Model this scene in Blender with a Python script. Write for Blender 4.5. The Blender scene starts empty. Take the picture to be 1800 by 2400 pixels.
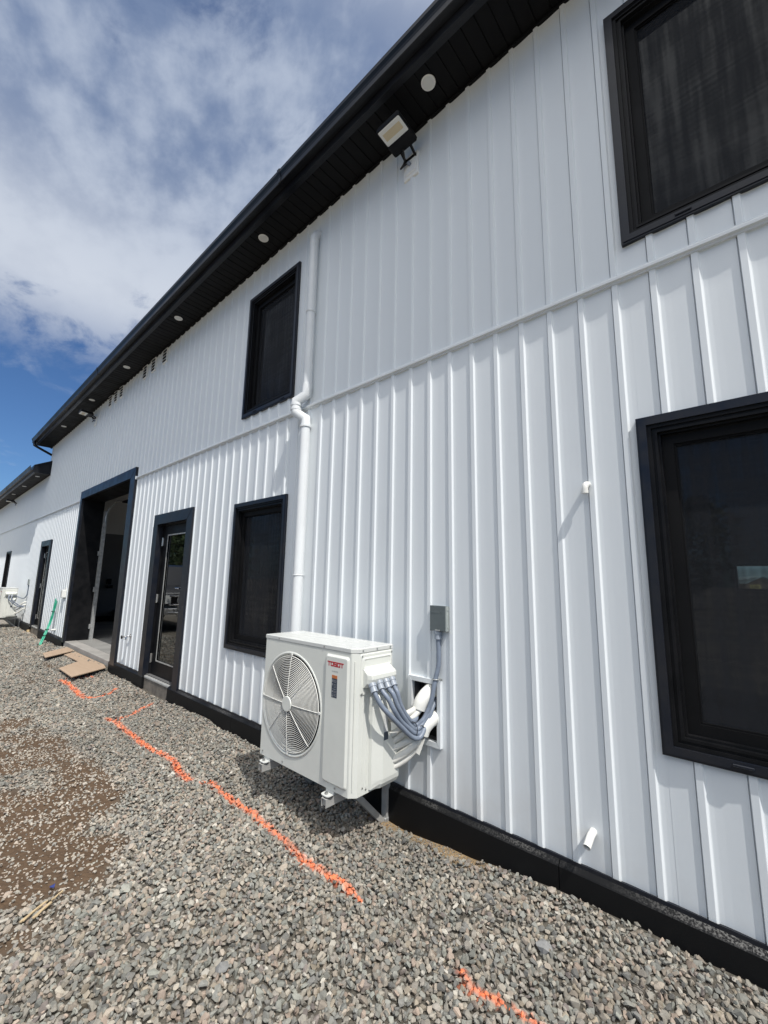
import bpy, bmesh, math, random
import numpy as np
from mathutils import Vector, Matrix, noise as mnoise

random.seed(7)
rng = np.random.default_rng(7)
scene = bpy.context.scene
COL = scene.collection
R = math.radians

# ------------------------------------------------------------------ camera, world, sun, exposure
cd = bpy.data.cameras.new('camera')
cam = bpy.data.objects.new('camera', cd)
COL.objects.link(cam)
cd.sensor_fit = 'HORIZONTAL'
cd.sensor_width = 36.0
cd.lens = 36.0 * 986.07 / 1800.0
cd.clip_start = 0.02
cd.clip_end = 3000.0
yaw, pitch, roll = R(42.0152), R(9.1878), R(1.0161)
cf = Vector((-math.sin(yaw) * math.cos(pitch), math.cos(yaw) * math.cos(pitch), math.sin(pitch)))
cr0 = Vector((math.cos(yaw), math.sin(yaw), 0))
cu0 = cr0.cross(cf)
cr = math.cos(roll) * cr0 + math.sin(roll) * cu0
cu = -math.sin(roll) * cr0 + math.cos(roll) * cu0
cam.matrix_world = Matrix(((cr.x, cu.x, -cf.x, 0.0), (cr.y, cu.y, -cf.y, -2.4), (cr.z, cu.z, -cf.z, 1.37), (0, 0, 0, 1)))
scene.camera = cam

SUN_DIR = Vector((3.3, -1.0, 5.1)).normalized()
SUN_EL = math.asin(SUN_DIR.z)
SUN_ROT = math.atan2(SUN_DIR.x, SUN_DIR.y)
sl = bpy.data.lights.new('sun', 'SUN')
sl.energy = 3.3
sl.angle = R(0.5)
sl.color = (1.0, 0.965, 0.915)
sun = bpy.data.objects.new('sun', sl)
COL.objects.link(sun)
sun.rotation_euler = SUN_DIR.to_track_quat('Z', 'Y').to_euler()
sun.location = SUN_DIR * 60

scene.view_settings.view_transform = 'Standard'
scene.view_settings.look = 'None'
scene.view_settings.exposure = 0.30
scene.view_settings.gamma = 1.0
scene.view_settings.use_curve_mapping = False
scene.cycles.max_bounces = 8
scene.cycles.transparent_max_bounces = 12
scene.cycles.caustics_reflective = False
scene.cycles.caustics_refractive = False


class NT:
    """small node-tree writer"""
    def __init__(self, nt):
        self.nt = nt
        nt.nodes.clear()

    def n(self, typ, ins=None, **props):
        nd = self.nt.nodes.new(typ)
        for k, v in props.items():
            setattr(nd, k, v)
        for k, v in (ins or {}).items():
            self.set(nd, k, v)
        return nd

    def set(self, nd, k, v):
        s = nd.inputs[k]
        if isinstance(v, bpy.types.NodeSocket):
            self.nt.links.new(v, s)
        elif isinstance(v, bpy.types.Node):
            self.nt.links.new(v.outputs[0], s)
        else:
            s.default_value = v

    def math(self, op, a, b=None, c=None, clamp=False):
        nd = self.n('ShaderNodeMath', operation=op, use_clamp=clamp)
        self.set(nd, 0, a)
        if b is not None:
            self.set(nd, 1, b)
        if c is not None:
            self.set(nd, 2, c)
        return nd.outputs[0]

    def smooth(self, v, a, b, lo=0.0, hi=1.0):
        nd = self.n('ShaderNodeMapRange', interpolation_type='SMOOTHSTEP')
        for k, x in (('Value', v), ('From Min', a), ('From Max', b), ('To Min', lo), ('To Max', hi)):
            self.set(nd, k, x)
        return nd.outputs[0]

    def mix(self, f, a, b, typ='MIX'):
        nd = self.n('ShaderNodeMix', data_type='RGBA', blend_type=typ)
        self.set(nd, 0, f)
        self.set(nd, 6, a)
        self.set(nd, 7, b)
        return nd.outputs[2]


world = bpy.data.worlds.new("World")
scene.world = world
world.use_nodes = True
w = NT(world.node_tree)
sky = w.n('ShaderNodeTexSky', sky_type='NISHITA', sun_disc=False)
sky.sun_elevation = SUN_EL
sky.sun_rotation = SUN_ROT
sky.dust_density = 0.6
tc = w.n('ShaderNodeTexCoord')
sep = w.n('ShaderNodeSeparateXYZ', {0: tc.outputs['Generated']})
dz = w.math('MAXIMUM', sep.outputs[2], 0.0)
den = w.math('ADD', dz, 0.14)
px = w.math('DIVIDE', sep.outputs[0], den)
py = w.math('DIVIDE', sep.outputs[1], den)
pc = w.n('ShaderNodeCombineXYZ', {0: px, 1: py, 2: 3.7})
rotm = w.n('ShaderNodeMapping', {'Vector': pc, 'Rotation': (0, 0, R(35)), 'Scale': (1.0, 1.35, 1.0)})
n1 = w.n('ShaderNodeTexNoise', {'Vector': rotm, 'Scale': 3.4, 'Detail': 10.0, 'Roughness': 0.60, 'Distortion': 0.3})
n2 = w.n('ShaderNodeTexNoise', {'Vector': rotm, 'Scale': 1.15, 'Detail': 3.0, 'Roughness': 0.5})
n3 = w.n('ShaderNodeTexNoise', {'Vector': rotm, 'Scale': 6.5, 'Detail': 6.0, 'Roughness': 0.55})
deck = w.smooth(dz, 0.34, 0.52)                       # the cloud deck ends above a clear band over the horizon
thick = w.math('ADD', w.math('MULTIPLY', n1.outputs[0], 1.25), w.math('MULTIPLY', n2.outputs[0], 0.30))
thick = w.math('ADD', thick, w.math('MULTIPLY', deck, 0.42))
cov = w.smooth(thick, 0.86, 1.10)
wisp = w.math('MULTIPLY', w.smooth(n1.outputs[0], 0.56, 0.8), 0.28)
cov = w.math('MAXIMUM', w.math('MULTIPLY', cov, deck), wisp)
bright = w.smooth(w.math('ADD', w.math('MULTIPLY', n2.outputs[0], 0.6), w.math('MULTIPLY', n3.outputs[0], 0.75)), 0.56, 0.84)
low = w.smooth(dz, 0.72, 0.50)
ccol = w.mix(bright, (0.150, 0.205, 0.330, 1), (0.36, 0.415, 0.52, 1))
ccol = w.mix(w.math('MULTIPLY', low, 0.8), ccol, (0.54, 0.58, 0.65, 1))
skys = w.mix(1.0, sky.outputs[0], (0.040, 0.059, 0.083, 1), 'MULTIPLY')
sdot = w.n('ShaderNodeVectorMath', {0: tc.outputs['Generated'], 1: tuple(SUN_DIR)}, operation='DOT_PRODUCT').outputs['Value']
fill_glow = w.smooth(sdot, 0.40, 0.92)                      # cloud brightens towards the sun, raised mostly out of view as added fill light
ccol = w.mix(fill_glow, ccol, (1.75, 1.72, 1.66, 1))
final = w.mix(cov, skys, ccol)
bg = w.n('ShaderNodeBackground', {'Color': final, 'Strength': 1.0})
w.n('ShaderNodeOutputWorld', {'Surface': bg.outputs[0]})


# ------------------------------------------------------------------ materials
def mat(name, col, rough=0.5, metal=0.0, var=0.0, vscale=3.0, bump=0.0, bscale=60.0, bdist=0.002, spec=0.5,
        var2=None, stretch=None, coat=0.0):
    m = bpy.data.materials.new(name)
    m.use_nodes = True
    t = NT(m.node_tree)
    tc = t.n('ShaderNodeTexCoord')
    v = tc.outputs['Object']
    if stretch:
        v = t.n('ShaderNodeMapping', {'Vector': v, 'Scale': stretch}).outputs[0]
    b = t.n('ShaderNodeBsdfPrincipled', {'Base Color': (*col, 1), 'Roughness': rough, 'Metallic': metal, 'Specular IOR Level': spec, 'Coat Weight': coat})
    if var > 0:
        nz = t.n('ShaderNodeTexNoise', {'Vector': v, 'Scale': vscale, 'Detail': 6.0, 'Roughness': 0.6})
        f = t.smooth(nz.outputs[0], 0.3, 0.7)
        c2 = var2 if var2 else tuple(x * (1 - var) for x in col)
        t.set(b, 'Base Color', t.mix(f, (*col, 1), (*c2, 1)))
        t.set(b, 'Roughness', t.math('ADD', rough - 0.06, t.math('MULTIPLY', f, 0.12)))
    if bump > 0:
        bn = t.n('ShaderNodeTexNoise', {'Vector': v, 'Scale': bscale, 'Detail': 4.0})
        bp = t.n('ShaderNodeBump', {'Height': bn.outputs[0], 'Strength': bump, 'Distance': bdist})
        t.set(b, 'Normal', bp.outputs[0])
    t.n('ShaderNodeOutputMaterial', {'Surface': b.outputs[0]})
    return m


def siding_mat():
    m = bpy.data.materials.new('white_vinyl_siding')
    m.use_nodes = True
    t = NT(m.node_tree)
    geo = t.n('ShaderNodeNewGeometry')
    oi = t.n('ShaderNodeObjectInfo')
    grain = t.n('ShaderNodeMapping', {'Vector': geo.outputs['Position'], 'Scale': (160, 160, 7)})
    gn = t.n('ShaderNodeTexNoise', {'Vector': grain, 'Scale': 1.0, 'Detail': 3.0})
    wv = t.n('ShaderNodeMapping', {'Vector': geo.outputs['Position'], 'Scale': (5.0, 5.0, 1.1)})
    wn = t.n('ShaderNodeTexNoise', {'Vector': wv, 'Scale': 1.0, 'Detail': 2.0})
    dn = t.n('ShaderNodeTexNoise', {'Vector': geo.outputs['Position'], 'Scale': 1.7, 'Detail': 7.0, 'Roughness': 0.65})
    sp = t.n('ShaderNodeSeparateXYZ', {0: geo.outputs['Position']})
    splash = t.math('MULTIPLY', t.smooth(sp.outputs[2], 0.45, 0.0), t.smooth(dn.outputs[0], 0.35, 0.75))   # dust thrown up by rain
    base = t.mix(t.math('MULTIPLY', oi.outputs['Random'], 0.6), (0.72, 0.752, 0.768, 1), (0.695, 0.73, 0.75, 1))
    base = t.mix(t.smooth(dn.outputs[0], 0.45, 0.8, 0, 0.25), base, (0.66, 0.67, 0.68, 1))
    base = t.mix(t.math('MULTIPLY', splash, 0.35), base, (0.50, 0.46, 0.41, 1))
    b = t.n('ShaderNodeBsdfPrincipled', {'Base Color': base, 'Roughness': 0.42, 'Specular IOR Level': 0.4})
    b1 = t.n('ShaderNodeBump', {'Height': gn.outputs[0], 'Strength': 0.10, 'Distance': 0.001})
    b2 = t.n('ShaderNodeBump', {'Height': wn.outputs[0], 'Strength': 0.35, 'Distance': 0.006, 'Normal': b1.outputs[0]})
    t.set(b, 'Normal', b2.outputs[0])
    t.n('ShaderNodeOutputMaterial', {'Surface': b.outputs[0]})
    return m


def glass_mat(name, tint, refl_ior, rough=0.015):
    m = bpy.data.materials.new(name)
    m.use_nodes = True
    t = NT(m.node_tree)
    geo = t.n('ShaderNodeTexCoord')
    nz = t.n('ShaderNodeTexNoise', {'Vector': geo.outputs['Object'], 'Scale': 1.6, 'Detail': 1.0})
    bp = t.n('ShaderNodeBump', {'Height': nz.outputs[0], 'Strength': 0.06, 'Distance': 0.01})
    fr = t.n('ShaderNodeFresnel', {'IOR': refl_ior, 'Normal': bp.outputs[0]})
    gl = t.n('ShaderNodeBsdfGlossy', {'Color': (0.92, 0.95, 0.97, 1), 'Roughness': rough, 'Normal': bp.outputs[0]})
    tr = t.n('ShaderNodeBsdfTransparent', {'Color': (*tint, 1)})
    mx = t.n('ShaderNodeMixShader', {0: fr.outputs[0], 1: tr.outputs[0], 2: gl.outputs[0]})
    t.n('ShaderNodeOutputMaterial', {'Surface': mx.outputs[0]})
    return m


def screen_mat():
    """woven insect mesh: threads too fine to see, so an even mix of cloth and gap, with moire streaks painted into its opacity"""
    m = bpy.data.materials.new('charcoal_insect_mesh')
    m.use_nodes = True
    t = NT(m.node_tree)
    g = t.n('ShaderNodeTexCoord')
    mp = t.n('ShaderNodeMapping', {'Vector': g.outputs['Object'], 'Scale': (1, 1, 1)})
    nz = t.n('ShaderNodeTexNoise', {'Vector': mp, 'Scale': 2.2, 'Detail': 2.0})
    st1 = t.n('ShaderNodeMapping', {'Vector': mp, 'Scale': (26.0, 1.0, 1.6)})
    wa = t.n('ShaderNodeTexNoise', {'Vector': st1, 'Scale': 1.0, 'Detail': 3.0})
    st2 = t.n('ShaderNodeMapping', {'Vector': mp, 'Scale': (2.2, 1.0, 34.0), 'Rotation': (0, R(8), 0)})
    wb = t.n('ShaderNodeTexNoise', {'Vector': st2, 'Scale': 1.0, 'Detail': 2.0})
    sm = t.math('ADD', t.math('MULTIPLY', wa.outputs[0], 0.55), t.math('ADD', t.math('MULTIPLY', wb.outputs[0], 0.30), t.math('MULTIPLY', nz.outputs[0], 0.35)))
    f = t.smooth(sm, 0.48, 0.74, 0.80, 0.52)  # streaked opacity imitates moire and dim cloud reflections in the panes
    df = t.n('ShaderNodeBsdfDiffuse', {'Color': (0.026, 0.0275, 0.031, 1)})
    tr = t.n('ShaderNodeBsdfTransparent', {'Color': (1, 1, 1, 1)})
    mx = t.n('ShaderNodeMixShader', {0: f, 1: tr.outputs[0], 2: df.outputs[0]})
    t.n('ShaderNodeOutputMaterial', {'Surface': mx.outputs[0]})
    return m


def attr_mat(name, rough, vscale, bump, bdist, extra=None):
    m = bpy.data.materials.new(name)
    m.use_nodes = True
    t = NT(m.node_tree)
    at = t.n('ShaderNodeAttribute', attribute_name='tone')
    geo = t.n('ShaderNodeNewGeometry')
    nz = t.n('ShaderNodeTexNoise', {'Vector': geo.outputs['Position'], 'Scale': vscale, 'Detail': 5.0, 'Roughness': 0.65})
    c = t.mix(1.0, at.outputs[0], t.mix(nz.outputs[0], (0.62, 0.62, 0.62, 1), (1.38, 1.38, 1.38, 1)), 'MULTIPLY')
    b = t.n('ShaderNodeBsdfPrincipled', {'Base Color': c, 'Roughness': rough, 'Specular IOR Level': 0.25})
    h = nz.outputs[0]
    if extra == 'pebble':
        vo = t.n('ShaderNodeTexVoronoi', {'Vector': geo.outputs['Position'], 'Scale': 34.0})
        vo2 = t.n('ShaderNodeTexVoronoi', {'Vector': geo.outputs['Position'], 'Scale': 95.0})
        pc = t.mix(0.45, c, t.mix(1.0, c, vo.outputs['Color'], 'OVERLAY'))
        bw = t.n('ShaderNodeRGBToBW', {0: vo.outputs['Color']})
        pc = t.mix(1.0, c, t.mix(bw.outputs[0], (0.55, 0.55, 0.56, 1), (1.45, 1.42, 1.36, 1)), 'MULTIPLY')
        sp = t.n('ShaderNodeSeparateXYZ', {0: geo.outputs['Position']})
        far = t.smooth(sp.outputs[0], -7.0, -13.0)
        t.set(b, 'Base Color', t.mix(t.math('ADD', t.math('MULTIPLY', far, 0.65), 0.25), c, pc))
        h = t.math('SUBTRACT', t.math('MULTIPLY', nz.outputs[0], 0.4), t.math('ADD', vo.outputs['Distance'], t.math('MULTIPLY', vo2.outputs['Distance'], 0.4)))
    bp = t.n('ShaderNodeBump', {'Height': h, 'Strength': bump, 'Distance': bdist})
    t.set(b, 'Normal', bp.outputs[0])
    t.n('ShaderNodeOutputMaterial', {'Surface': b.outputs[0]})
    return m


def plinth_mat():
    m = bpy.data.materials.new('black_foundation_board')
    m.use_nodes = True
    t = NT(m.node_tree)
    geo = t.n('ShaderNodeNewGeometry')
    sp = t.n('ShaderNodeSeparateXYZ', {0: geo.outputs['Normal']})
    nz = t.n('ShaderNodeTexNoise', {'Vector': geo.outputs['Position'], 'Scale': 120.0, 'Detail': 4.0, 'Roughness': 0.7})
    n2 = t.n('ShaderNodeTexNoise', {'Vector': geo.outputs['Position'], 'Scale': 2.2, 'Detail': 5.0})
    grit = t.math('MULTIPLY', t.smooth(sp.outputs[2], 0.45, 0.7), t.math('MULTIPLY', t.smooth(nz.outputs[0], 0.42, 0.62), t.math('MAXIMUM', t.math('MULTIPLY', t.smooth(n2.outputs[0], 0.40, 0.66), 0.6), t.smooth(t.n('ShaderNodeSeparateXYZ', {0: geo.outputs['Position']}).outputs[0], -0.75, -0.15))))
    sm = t.math('MULTIPLY', t.smooth(n2.outputs[0], 0.55, 0.8), 0.25)
    c = t.mix(sm, (0.006, 0.0062, 0.0068, 1), (0.03, 0.029, 0.028, 1))
    c = t.mix(t.math('MULTIPLY', grit, 0.85), c, (0.20, 0.195, 0.185, 1))
    b = t.n('ShaderNodeBsdfPrincipled', {'Base Color': c, 'Roughness': 0.55, 'Specular IOR Level': 0.2})
    bp = t.n('ShaderNodeBump', {'Height': nz.outputs[0], 'Strength': 0.25, 'Distance': 0.002})
    t.set(b, 'Normal', bp.outputs[0])
    t.n('ShaderNodeOutputMaterial', {'Surface': b.outputs[0]})
    return m


def ply_mat():
    m = bpy.data.materials.new('plywood')
    m.use_nodes = True
    t = NT(m.node_tree)
    g = t.n('ShaderNodeTexCoord')
    mp = t.n('ShaderNodeMapping', {'Vector': g.outputs['Object'], 'Scale': (1.2, 14.0, 14.0), 'Rotation': (0, 0, R(8))})
    nz = t.n('ShaderNodeTexNoise', {'Vector': mp, 'Scale': 2.0, 'Detail': 6.0, 'Distortion': 0.6})
    c = t.mix(nz.outputs[0], (0.44, 0.335, 0.245, 1), (0.35, 0.255, 0.18, 1))
    b = t.n('ShaderNodeBsdfPrincipled', {'Base Color': c, 'Roughness': 0.7, 'Specular IOR Level': 0.2})
    t.n('ShaderNodeOutputMaterial', {'Surface': b.outputs[0]})
    return m


M = dict(
    siding=siding_mat(),
    trimwhite=mat('white_vinyl_trim', (0.715, 0.745, 0.76), 0.4, var=0.08, vscale=2),
    black=mat('black_painted_metal', (0.008, 0.011, 0.019), 0.36, spec=0.35, var=0.5, vscale=7, var2=(0.016, 0.017, 0.021), bump=0.04, bscale=18, bdist=0.003),
    blackdoor=mat('black_door_paint', (0.0045, 0.005, 0.006), 0.45, spec=0.16, var=0.4, vscale=5, var2=(0.011, 0.011, 0.012)),
    soffit=mat('black_vented_soffit', (0.004, 0.004, 0.0045), 0.6, spec=0.16, var=0.4, vscale=4, var2=(0.006, 0.006, 0.0065)),
    gutter=mat('black_aluminium_gutter', (0.005, 0.006, 0.009), 0.36, spec=0.28, var=0.4, vscale=3, var2=(0.014, 0.015, 0.018), bump=0.03, bscale=5, bdist=0.006),
    plinth=plinth_mat(),
    glass=glass_mat('window_glass', (0.42, 0.45, 0.46), 1.85),
    doorglass=glass_mat('door_glass', (0.30, 0.32, 0.33), 2.0),
    mesh=screen_mat(),
    cream=mat('cream_coated_steel', (0.68, 0.69, 0.64), 0.36, var=0.06, vscale=6, bump=0.02, bscale=300, bdist=0.0006),
    creamlid=mat('cream_coated_lid', (0.60, 0.61, 0.585), 0.30, var=0.06, vscale=4, bump=0.05, bscale=12, bdist=0.004),
    wire=mat('cream_coated_wire', (0.76, 0.755, 0.71), 0.35),
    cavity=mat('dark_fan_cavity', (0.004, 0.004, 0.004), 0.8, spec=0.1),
    blade=mat('shade_black_fan', (0.006, 0.006, 0.0065), 0.6, spec=0.15),  # blades and cavity near black: shade behind the guard put into colour
    screw=mat('steel_screw', (0.45, 0.45, 0.44), 0.35, metal=0.9),
    red=mat('red_logo_print', (0.42, 0.015, 0.025), 0.4),
    pink=mat('pale_logo_print', (0.60, 0.42, 0.40), 0.4),
    greyprint=mat('grey_print', (0.22, 0.23, 0.24), 0.5),
    labelblue=mat('slate_label', (0.035, 0.05, 0.075), 0.35),
    labelorange=mat('orange_label', (0.50, 0.16, 0.05), 0.4),
    labelgrey=mat('grey_label_print', (0.24, 0.25, 0.27), 0.4),
    labelwhite=mat('white_label', (0.62, 0.63, 0.62), 0.4),
    galv=mat('galvanised_steel', (0.50, 0.51, 0.50), 0.42, metal=0.4, var=0.35, vscale=14),
    alu=mat('brushed_aluminium', (0.47, 0.47, 0.45), 0.42, metal=0.25, var=0.2, vscale=10),
    rubber=mat('black_rubber', (0.012, 0.012, 0.012), 0.7),
    conduit=mat('grey_flexible_conduit', (0.19, 0.225, 0.285), 0.42, var=0.2, vscale=20),
    fitting=mat('pale_grey_fitting', (0.30, 0.335, 0.385), 0.35, var=0.15, vscale=25),
    pvc=mat('white_pvc', (0.78, 0.775, 0.73), 0.38, var=0.08, vscale=9),
    downpipe=mat('white_downpipe', (0.735, 0.755, 0.76), 0.4, var=0.06, vscale=5),
    insul=mat('white_pipe_insulation', (0.72, 0.71, 0.655), 0.6, var=0.12, vscale=14, bump=0.2, bscale=40, bdist=0.004),
    boxgrey=mat('grey_enclosure_paint', (0.105, 0.125, 0.130), 0.38, var=0.12, vscale=12),
    boxlight=mat('pale_enclosure_steel', (0.33, 0.36, 0.35), 0.42, var=0.12, vscale=12),
    lens=mat('frosted_lens', (0.72, 0.73, 0.70), 0.3),
    led=mat('yellow_led_board', (0.60, 0.51, 0.34), 0.35),
    lamp=mat('white_plastic_lamp', (0.82, 0.82, 0.79), 0.4),
    concrete=mat('concrete', (0.36, 0.345, 0.32), 0.8, var=0.3, vscale=2.5, bump=0.3, bscale=90, bdist=0.002),
    concretewet=mat('stained_concrete', (0.23, 0.20, 0.165), 0.8, var=0.45, vscale=6, bump=0.3, bscale=70, bdist=0.003),
    wood=mat('raw_timber', (0.50, 0.37, 0.20), 0.7, var=0.3, vscale=8, stretch=(1, 6, 6)),
    splint=mat('splintered_timber', (0.55, 0.42, 0.25), 0.7, var=0.3, vscale=20),
    maroon=mat('maroon_foundation_coating', (0.045, 0.014, 0.013), 0.6, var=0.4, vscale=9),
    ply=ply_mat(),
    green=mat('green_plastic_stake', (0.03, 0.36, 0.22), 0.45, var=0.25, vscale=9, var2=(0.10, 0.46, 0.32)),
    tie=mat('black_cable_tie', (0.008, 0.008, 0.008), 0.5),
    blueplastic=mat('blue_plastic', (0.015, 0.03, 0.16), 0.4),
    plaster=mat('white_plasterboard', (0.66, 0.655, 0.64), 0.85, var=0.06, vscale=1.5),
    darkwall=mat('charcoal_lower_wall', (0.16, 0.16, 0.165), 0.8, var=0.1, vscale=1.5),
    slabin=mat('interior_concrete', (0.30, 0.295, 0.28), 0.6, var=0.3, vscale=1.6),
    shell=mat('dark_sheathing', (0.10, 0.10, 0.10), 0.9),
    hole=mat('void_shade_black', (0.008, 0.008, 0.008), 0.9),
    chrome=mat('chrome', (0.75, 0.75, 0.76), 0.15, metal=1.0),
    hinge=mat('brushed_hinge_steel', (0.55, 0.53, 0.50), 0.32, metal=0.9),
    roof=mat('black_roof_sheet', (0.012, 0.012, 0.014), 0.45),
    bark=mat('bark', (0.075, 0.055, 0.04), 0.9, var=0.4, vscale=8),
    leaf=mat('dark_needles', (0.035, 0.062, 0.024), 0.7, var=0.5, vscale=1.2, var2=(0.065, 0.095, 0.035)),
    truckpaint=mat('dark_truck_paint', (0.010, 0.012, 0.02), 0.18, coat=0.6),
    tyre=mat('tyre_rubber', (0.015, 0.015, 0.015), 0.8),
    carglass=mat('dark_car_glass', (0.01, 0.012, 0.014), 0.05),
    clad=mat('tan_cladding', (0.22, 0.17, 0.12), 0.7, var=0.2, vscale=1),
    greenroof=mat('grey_green_roof', (0.16, 0.21, 0.21), 0.6),
    signyellow=mat('yellow_sign', (0.55, 0.50, 0.18), 0.5),
)
M['stone'] = attr_mat('crushed_stone', 0.85, 90.0, 0.35, 0.003)
M['ground'] = attr_mat('gravelly_earth', 0.92, 26.0, 0.6, 0.012, 'pebble')


# ------------------------------------------------------------------ mesh and scene helpers
def wpos(o):
    v = Vector((0, 0, 0))
    while o is not None:
        v += o.location
        o = o.parent
    return v


def tag(o, label=None, cat=None, group=None, kind=None):
    if label:
        o['label'] = label
    if cat:
        o['category'] = cat
    if group:
        o['group'] = group
    if kind:
        o['kind'] = kind
    return o


def empty(name, loc, label=None, cat=None, group=None, parent=None):
    o = bpy.data.objects.new(name, None)
    o.empty_display_size = 0.1
    COL.objects.link(o)
    if parent is not None:
        o.parent = parent
        o.location = Vector(loc) - wpos(parent)
    else:
        o.location = loc
    return tag(o, label, cat, group)


def kids(o):
    return [c for c in bpy.data.objects if c.parent == o]


def copy_tree(o, parent=None):
    c = o.copy()
    COL.objects.link(c)
    if parent is not None:
        c.parent = parent
    for ch in kids(o):
        copy_tree(ch, c)
    return c


class MB:
    """collects faces in world coordinates; build() links them as ONE mesh object"""
    def __init__(self):
        self.v, self.f, self.s = [], [], []

    def add(self, vs, fs, smooth=False):
        b = len(self.v)
        self.v += [tuple(x) for x in vs]
        self.f += [tuple(i + b for i in f) for f in fs]
        self.s += [smooth] * len(fs)
        return self

    def box(self, x0, x1, y0, y1, z0, z1):
        vs = [(x, y, z) for x in (x0, x1) for y in (y0, y1) for z in (z0, z1)]
        return self.add(vs, [(0, 1, 3, 2), (4, 6, 7, 5), (0, 4, 5, 1), (2, 3, 7, 6), (0, 2, 6, 4), (1, 5, 7, 3)])

    def bbox(self, x0, x1, y0, y1, z0, z1, b=0.003):
        """box with bevelled edges"""
        x0, x1 = min(x0, x1), max(x0, x1)
        y0, y1 = min(y0, y1), max(y0, y1)
        z0, z1 = min(z0, z1), max(z0, z1)
        bm = bmesh.new()
        bmesh.ops.create_cube(bm, size=1.0)
        for v in bm.verts:
            v.co = ((x0 + x1) / 2 + v.co.x * (x1 - x0), (y0 + y1) / 2 + v.co.y * (y1 - y0), (z0 + z1) / 2 + v.co.z * (z1 - z0))
        bmesh.ops.bevel(bm, geom=bm.edges[:], offset=b, segments=1, affect='EDGES', profile=0.5)
        bm.verts.index_update()
        self.add([v.co[:] for v in bm.verts], [[v.index for v in f.verts] for f in bm.faces])
        bm.free()
        return self

    def prism(self, poly, axis, a, b, smooth=False):
        """poly: 2D points in the plane normal to axis, extruded from a to b"""
        def P(u, v, t):
            return {'x': (t, u, v), 'y': (u, t, v), 'z': (u, v, t)}[axis]
        n = len(poly)
        vs = [P(u, v, a) for u, v in poly] + [P(u, v, b) for u, v in poly]
        fs = [tuple(range(n))[::-1], tuple(range(n, 2 * n))]
        self.add(vs, fs)
        self.add(vs, [(i, (i + 1) % n, n + (i + 1) % n, n + i) for i in range(n)], smooth)
        return self

    def bar(self, p0, p1, wx, wy, up=(0, 0, 1)):
        p0, p1 = Vector(p0), Vector(p1)
        d = (p1 - p0).normalized()
        a = d.cross(Vector(up))
        if a.length < 1e-4:
            a = d.cross(Vector((1, 0, 0)))
        a.normalize()
        b = a.cross(d).normalized()
        vs = []
        for p in (p0, p1):
            for sa, sb in ((-1, -1), (1, -1), (1, 1), (-1, 1)):
                vs.append(p + a * sa * wx / 2 + b * sb * wy / 2)
        return self.add(vs, [(0, 1, 2, 3)[::-1], (4, 5, 6, 7), (0, 1, 5, 4), (1, 2, 6, 5), (2, 3, 7, 6), (3, 0, 4, 7)])

    def tube(self, pts, r, seg=10, caps=True, closed=False, rfun=None):
        pts = [Vector(p) for p in pts]
        n = len(pts)
        rings = []
        prev = None
        for i in range(n):
            if closed:
                d = pts[(i + 1) % n] - pts[i - 1]
            else:
                d = pts[min(i + 1, n - 1)] - pts[max(i - 1, 0)]
            d.normalize()
            if prev is None:
                a = d.orthogonal().normalized()
            else:
                a = (prev - d * prev.dot(d)).normalized()
            prev = a
            b = d.cross(a)
            rr = rfun(i / max(n - 1, 1)) * r if rfun else r
            rings.append([pts[i] + (a * math.cos(2 * math.pi * k / seg) + b * math.sin(2 * math.pi * k / seg)) * rr for k in range(seg)])
        vs = [p for ring in rings for p in ring]
        fs = []
        m = n if closed else n - 1
        for i in range(m):
            j = (i + 1) % n
            for k in range(seg):
                k2 = (k + 1) % seg
                fs.append((i * seg + k, i * seg + k2, j * seg + k2, j * seg + k))
        self.add(vs, fs, True)
        if caps and not closed:
            self.add(rings[0], [tuple(range(seg))[::-1]])
            self.add(rings[-1], [tuple(range(seg))])
        return self

    def cyl(self, p0, p1, r, seg=16, r1=None):
        r1 = r if r1 is None else r1
        return self.tube([p0, p1], r, seg, True, rfun=lambda t: 1 + (r1 / r - 1) * t)

    def ring(self, outer, inner, y0, y1):
        """rectangular frame with a hole; outer, inner = (x0, x1, z0, z1), y0 front, y1 back"""
        def c(r, y):
            return [(r[0], y, r[2]), (r[1], y, r[2]), (r[1], y, r[3]), (r[0], y, r[3])]
        vs = c(outer, y0) + c(inner, y0) + c(outer, y1) + c(inner, y1)
        fs = []
        for i in range(4):
            j = (i + 1) % 4
            fs += [(i, j, 4 + j, 4 + i), (8 + j, 8 + i, 12 + i, 12 + j), (i, 8 + i, 8 + j, j), (4 + i, 4 + j, 12 + j, 12 + i)]
        return self.add(vs, fs)

    def build(self, name, m, parent=None, kind=None):
        me = bpy.data.meshes.new(name)
        off = wpos(parent) if parent is not None else Vector((0, 0, 0))
        org = off
        if parent is None and self.v:
            a = np.array(self.v)
            org = Vector(((a[:, 0].min() + a[:, 0].max()) / 2, (a[:, 1].min() + a[:, 1].max()) / 2, a[:, 2].min()))
        me.from_pydata([(x - org.x, y - org.y, z - org.z) for x, y, z in self.v], [], self.f)
        me.polygons.foreach_set('use_smooth', self.s)
        me.materials.append(m)
        bm = bmesh.new()
        bm.from_mesh(me)
        bmesh.ops.recalc_face_normals(bm, faces=bm.faces)
        bm.to_mesh(me)
        bm.free()
        me.update()
        o = bpy.data.objects.new(name, me)
        COL.objects.link(o)
        if parent is not None:
            o.parent = parent
        else:
            o.location = org
        if kind:
            o['kind'] = kind
        return o


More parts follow.
